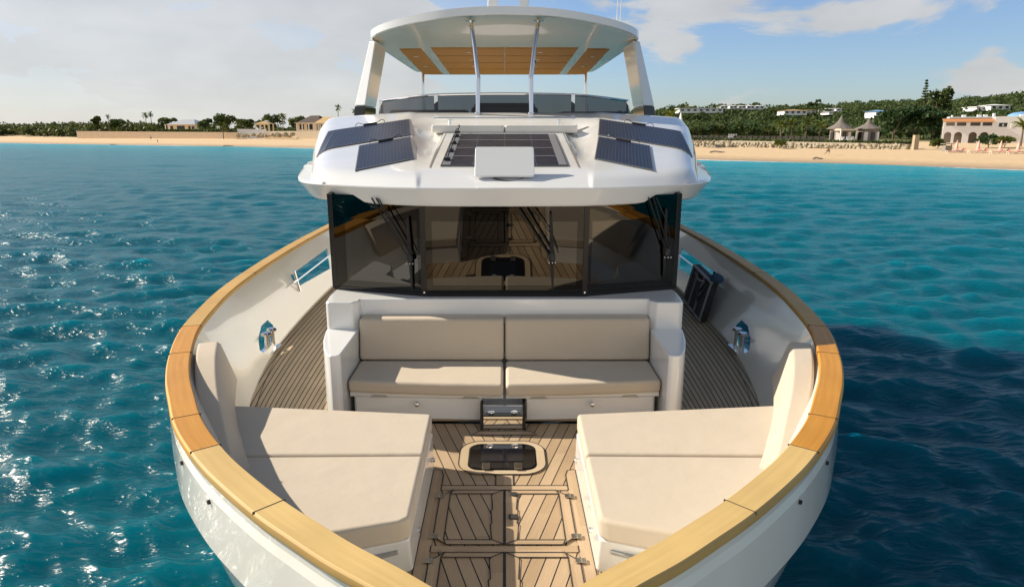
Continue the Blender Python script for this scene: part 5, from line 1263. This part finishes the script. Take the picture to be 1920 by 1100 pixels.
MB().box(hx(1867), hx(1869.5), Y-.05, Y-.002, hz(240), hz(231)).build('shutter', wallw, hb, smooth=0)

dxh = hx(1763)-hb.location.x; hb.rotation_euler = (0, 0, R(-24))
hb.location = hb.location + Vector((dxh*(1-math.cos(R(-24))), -dxh*math.sin(R(-24)), 0)) + Vector((0, -5, 0)) + Vector((0, -(Y-150), 0))*math.cos(R(-24)) + Vector(((Y-150)*math.sin(R(-24)), (Y-150), 0)) + Vector((0, 5, 0))
# hillside houses
HH = 'white houses on the hillside'
HOUSES = []
def hillhouse(px0, px1, Y, pt, pb, label, wm=wallw, rm=wallw, flat=False, n=4):
    x0, x1 = ray(px0, Y), ray(px1, Y); z0, z1_ = zz(pb, Y), zz(pt, Y); HOUSES.append((x0, x1, Y, z0)); t = thing('hillside_house', ((x0+x1)/2, Y, z0), label, 'house', HH); zw = z0+(z1_-z0)*(.72 if not flat else 1)
    MB().box(x0, x1, Y, Y+9, z0-.6, zw).build('wall', wm, t, smooth=0)
    mb = MB()
    if flat: mb.box(x0-.4, x1+.4, Y-.4, Y+9.4, zw, zw+.3)
    else: hip(mb, x0, x1, Y, Y+9, zw, z1_-zw, .6)
    mb.build('roof', rm, t, smooth=0)
    for k in range(n):
        a = x0+(x1-x0)*(k+.25)/n; b = x0+(x1-x0)*(k+.7)/n; MB().box(a, b, Y-.1, Y+.1, z0+.3, z0+(zw-z0)*.78).build('window', winm, t, smooth=0)
hillhouse(1271, 1352, 330, 206.5, 211.5, 'long low flat white house on the hillside above the yellow palm', flat=True, n=7)
hillhouse(1287, 1301, 360, 201, 206.5, 'small tan roofed house just above the long flat white one', rm=rooft, n=2)
for k, (a, b) in enumerate(((1348,1360),(1364,1378),(1380,1394),(1396,1410),(1411,1428))):
    hillhouse(a, b, 400+4*k, 200-.4*(k % 2), 205.5+.6*(k > 2), ['leftmost of the row of white hipped villas on the ridge','second white villa from the left on the ridge','middle white villa of the ridge row','fourth white villa of the ridge row','rightmost and widest white villa of the ridge row'][k], n=2)
hillhouse(1466, 1508, 330, 207.5, 215.5, 'hillside house with an orange tan roof', rm=mat('pale_orange_roof', (.60,.38,.20), .85), n=4); hillhouse(1506, 1524, 345, 208, 212, 'small annex at the right end of the orange roofed house', rm=rooft, n=2)
hillhouse(1543, 1558, 350, 205, 210.5, 'left of two small white roofs above the left pointed cottage', n=1); hillhouse(1562, 1572, 352, 205, 210, 'right of two small white roofs above the left pointed cottage', n=1)
hillhouse(1549, 1556, 330, 211, 214.5, 'tiny white hut just below the two small white roofs', n=1)
hillhouse(1636, 1664, 290, 208, 220, 'hillside house with a bright blue roof left of the sea grape bushes', rm=roofb, n=2)
hillhouse(1822, 1848, 300, 204, 208, 'long low white wing on the hill above the hotel', flat=True, n=3); hillhouse(1848, 1884, 296, 198, 207, 'stepped white house on the hill above the hotel parapet', n=3)

C = []
for x0, x1, Y, z0 in HOUSES:
    for k in range(int((x1-x0)/1.2)+3):
        x = rng.uniform(x0-1.5, x1+1.5); y = Y-rng.uniform(.8, 9); zt_ = z0+.45-(Y-y)*.28
        C.append(crown_pts((x, y, zt_-1.6), rng.uniform(1.4, 2.2), 36, rng))
        if k % 2: C.append(crown_pts((x, y-2, zt_-3.6), 2.2, 36, rng))
    for k in range(int((x1-x0)/2)+2): C.append(crown_pts((rng.uniform(x0-2, x1+2), Y+rng.uniform(10, 14), z0+1.0), rng.uniform(2, 3.2), 44, rng))
V, F = leafquads(np.concatenate(C), .55); kind(npmesh('hillside_garden_scrub', V, F, leaf_hill, smooth=False), 'stuff')
# beach umbrellas and loungers
GU = 'closed pink umbrellas on the right beach'; GLo = 'pink sun loungers on the right beach'
def umbrella(x, y, z, label):
    t = thing('beach_umbrella', (x, y, z), label, 'umbrella', GU)
    MB().tube([(x,y,z-.3),(x,y,z+1.9)], .03, 6).build('pole', wallw, t)
    MB().lathe([(.24,.45),(.30,.6),(.20,1.0),(.15,1.5),(.05,1.92),(.02,2.0)], (x,y,z), 10).build('canopy', pinkf, t)
    return t
def lounger(x, y, z, label):
    t = thing('sun_lounger', (x, y, z), label, 'sun lounger', GLo)
    MB().box(x-.9, x+.5, y-.32, y+.32, z+.24, z+.36).build('seat', pinkf, t, bevel=.03); mb = MB(); mb.hexa([(x+.5,y-.32,z+.24),(x+.62,y-.32,z+.24),(x+.62,y+.32,z+.24),(x+.5,y+.32,z+.24)], [(x+.85,y-.32,z+.72),(x+.95,y-.32,z+.70),(x+.95,y+.32,z+.70),(x+.85,y+.32,z+.72)]); mb.build('backrest', redf, t, bevel=.02)
    for sx in (-.8, .45):
        for sy in (-.26, .26): MB().box(x+sx-.03, x+sx+.03, y+sy-.03, y+sy+.03, z-.15, z+.24).build('leg', wallw, t, smooth=0)
    return t
um = None
for k, px in enumerate((1792.5, 1833, 1875, 1908)):
    Y = 117-2*k; x = ray(px, Y); z = float(ground(x, Y)); lab = ['leftmost closed pink umbrella, next to the wooden kiosk','second closed pink umbrella from the kiosk','third closed pink umbrella from the kiosk','rightmost closed pink umbrella near the picture edge'][k]
    um_ = umbrella(x, Y, z, lab) if um is None else dup(um, (x, Y, z), 0, None, lab)
    um = um or um_
lo = None
for k, (px, off_) in enumerate(((1784,-.3),(1798,.3),(1826,-.3),(1840,.3),(1867,-.3),(1882,.3),(1899,-.3),(1915,.3))):
    Y = 116.5-2*(k//2); x = ray(px, Y); z = float(ground(x, Y)); w = ['kiosk umbrella','second umbrella','third umbrella','rightmost umbrella'][k//2]; lab = 'pink lounger on the %s side of the %s' % ('left' if k % 2 == 0 else 'right', w)
    l_ = lounger(x, Y, z, lab) if lo is None else dup(lo, (x, Y, z), 0, None, lab)
    lo = lo or l_
kx = ray(1778,119); kz = float(ground(kx,119)); kk_ = thing('wooden_kiosk', (kx,119,kz), 'grey timber kiosk on the sand by the leftmost pink umbrella', 'kiosk')
MB().box(kx-.55,kx+.55,119,120,kz-.3,kz+1.0).build('counter', woodg, kk_, smooth=0); MB().box(kx-.75,kx+.75,118.8,120.2,kz+1.25,kz+1.36).build('roof', woodg, kk_, smooth=0)
for sx in (-.5,.5): MB().box(kx+sx-.05,kx+sx+.05,119.1,119.2,kz+1.0,kz+1.25).build('post', woodg, kk_, smooth=0)

# people on the beach (small in the picture): one skinned body each
skin = mat('sunburnt_skin', (.42,.23,.15), .6); shirtw = mat('white_shirt', (.75,.74,.70), .8); shortd = mat('dark_shorts', (.03,.03,.04), .8); hairm = mat('dark_hair', (.02,.015,.01), .7)
def person(x, y, h, J, label, wear, rz=0):
    z = float(ground(x, y)); t = thing('person', (x, y, z), label, 'person', None, rz); s = h/1.75
    names = list(J); V = [Vector(J[k][:3])*s for k in names]; E = [('pel','che'),('che','nek'),('nek','hed'),('hed','top'),('pel','lh'),('lh','lk'),('lk','la'),('la','lt'),('pel','rh'),('rh','rk'),('rk','ra'),('ra','rt'),('che','ls'),('ls','le'),('le','lw'),('lw','lf'),('che','rs'),('rs','re'),('re','rw'),('rw','rf')]
    me = bpy.data.meshes.new('body'); me.from_pydata([tuple(v) for v in V], [(names.index(a), names.index(b)) for a, b in E], []); o = bpy.data.objects.new('body', me); S.collection.objects.link(o); o.parent = t; me.materials.append(skin)
    o.modifiers.new('skin', 'SKIN'); sv = me.skin_vertices[0].data if me.skin_vertices else None
    if sv is None:
        me.attributes; 
    else:
        for k, q in zip(names, sv): q.radius = (J[k][3]*s, J[k][3]*s); q.use_root = (k == 'pel')
    sb = o.modifiers.new('sub', 'SUBSURF'); sb.levels = 1; sb.render_levels = 1
    WL[t.name] = Vector((0,0,0))
    for nm, m, parts in wear:
        mb = MB()
        for pts, rr_ in parts: mb.tube([Vector(p)*s for p in pts], [q*s for q in rr_], 10)
        c = mb.build(nm, m, t)
    mb = MB(); hd_ = J['hed']; mb.blob((hd_[0]*s, (hd_[1]+.02)*s, (hd_[2]+.05)*s), .098*s, .105*s, .10*s); mb.build('hair', hairm, t)
    return t
stand = dict(pel=(0,0,.95,.14), che=(0,0,1.3,.14), nek=(0,0,1.5,.055), hed=(0,-.01,1.6,.095), top=(0,0,1.7,.07), lh=(-.1,0,.9,.1), lk=(-.12,-.05,.5,.065), la=(-.12,.03,.09,.045), lt=(-.12,-.15,.04,.035), rh=(.1,0,.9,.1), rk=(.14,.12,.5,.065), ra=(.15,.30,.12,.045), rt=(.15,.18,.04,.035), ls=(-.19,0,1.42,.06), le=(-.25,.05,1.14,.045), lw=(-.24,-.06,.90,.035), lf=(-.24,-.09,.80,.03), rs=(.19,0,1.42,.06), re=(.26,-.04,1.14,.045), rw=(.24,-.15,.92,.035), rf=(.24,-.19,.83,.03))
W1 = [('shirt', shirtw, [([(0,0,.98),(0,0,1.2),(0,0,1.42)], [.165,.17,.15]), ([(-.17,0,1.42),(-.24,.04,1.2)], [.075,.07]), ([(.17,0,1.42),(.25,-.03,1.2)], [.075,.07])]), ('shorts', shortd, [([(-.1,0,.98),(-.115,-.03,.6)], [.13,.10]), ([(.1,0,.98),(.125,.07,.6)], [.13,.10])])]
person(ray(284,262), 262, 1.85, stand, 'person in a white shirt and dark shorts walking below the left seawall', W1, rz=R(70))
W2 = [('swimsuit', shortd, [([(0,0,.85),(0,0,1.1),(0,0,1.3)], [.155,.15,.14])])]
person(ray(296,238), 238, 1.2, stand, 'small child standing at the left waterline', W2)
run = dict(stand); run.update(pel=(0,0,.86,.14), che=(.20,0,1.14,.14), nek=(.30,0,1.30,.055), hed=(.37,0,1.37,.095), top=(.41,0,1.46,.07), lh=(.02,-.1,.82,.1), lk=(.33,-.1,.62,.07), la=(.12,-.1,.25,.045), lt=(.26,-.1,.18,.035), rh=(-.02,.1,.82,.1), rk=(-.16,.1,.44,.07), ra=(-.50,.1,.30,.045), rt=(-.52,.1,.16,.035), ls=(.24,-.19,1.2,.06), le=(.02,-.24,1.02,.045), lw=(.20,-.26,.86,.035), lf=(.28,-.26,.84,.03), rs=(.24,.19,1.2,.06), re=(.42,.24,1.0,.045), rw=(.62,.2,1.08,.035), rf=(.70,.2,1.1,.03))
W3 = [('top', shortd, [([(.02,0,.90),(.12,0,1.03),(.22,0,1.17)], [.155,.15,.15])]), ('shorts', shortd, [([(.0,-.1,.88),(.22,-.1,.68)], [.13,.10]), ([(-.02,.1,.88),(-.12,.1,.60)], [.13,.10])])]
person(ray(1552,118), 118, 1.7, run, 'runner in dark clothes leaning forward on the right beach', W3)
# driftwood and weed on the sand
for k, (px, Y, s) in enumerate(((428,215,1.6),(213,236,1.3),(1345,131,1.4),(1535,113,.8))):
    x = ray(px,Y); z = float(ground(x,Y)); tag(MB().tube(catmull([(x-s,Y,z+.05),(x-s*.3,Y+.2,z+.25),(x+s*.4,Y-.1,z+.12),(x+s,Y+.2,z+.04)],4), .13, 6).build('driftwood', woodg, None), ['dark driftwood log near the middle of the left beach','dark driftwood at the left waterline','driftwood below the boulders next to the wheelhouse','small driftwood piece beside the runner'][k], 'driftwood')
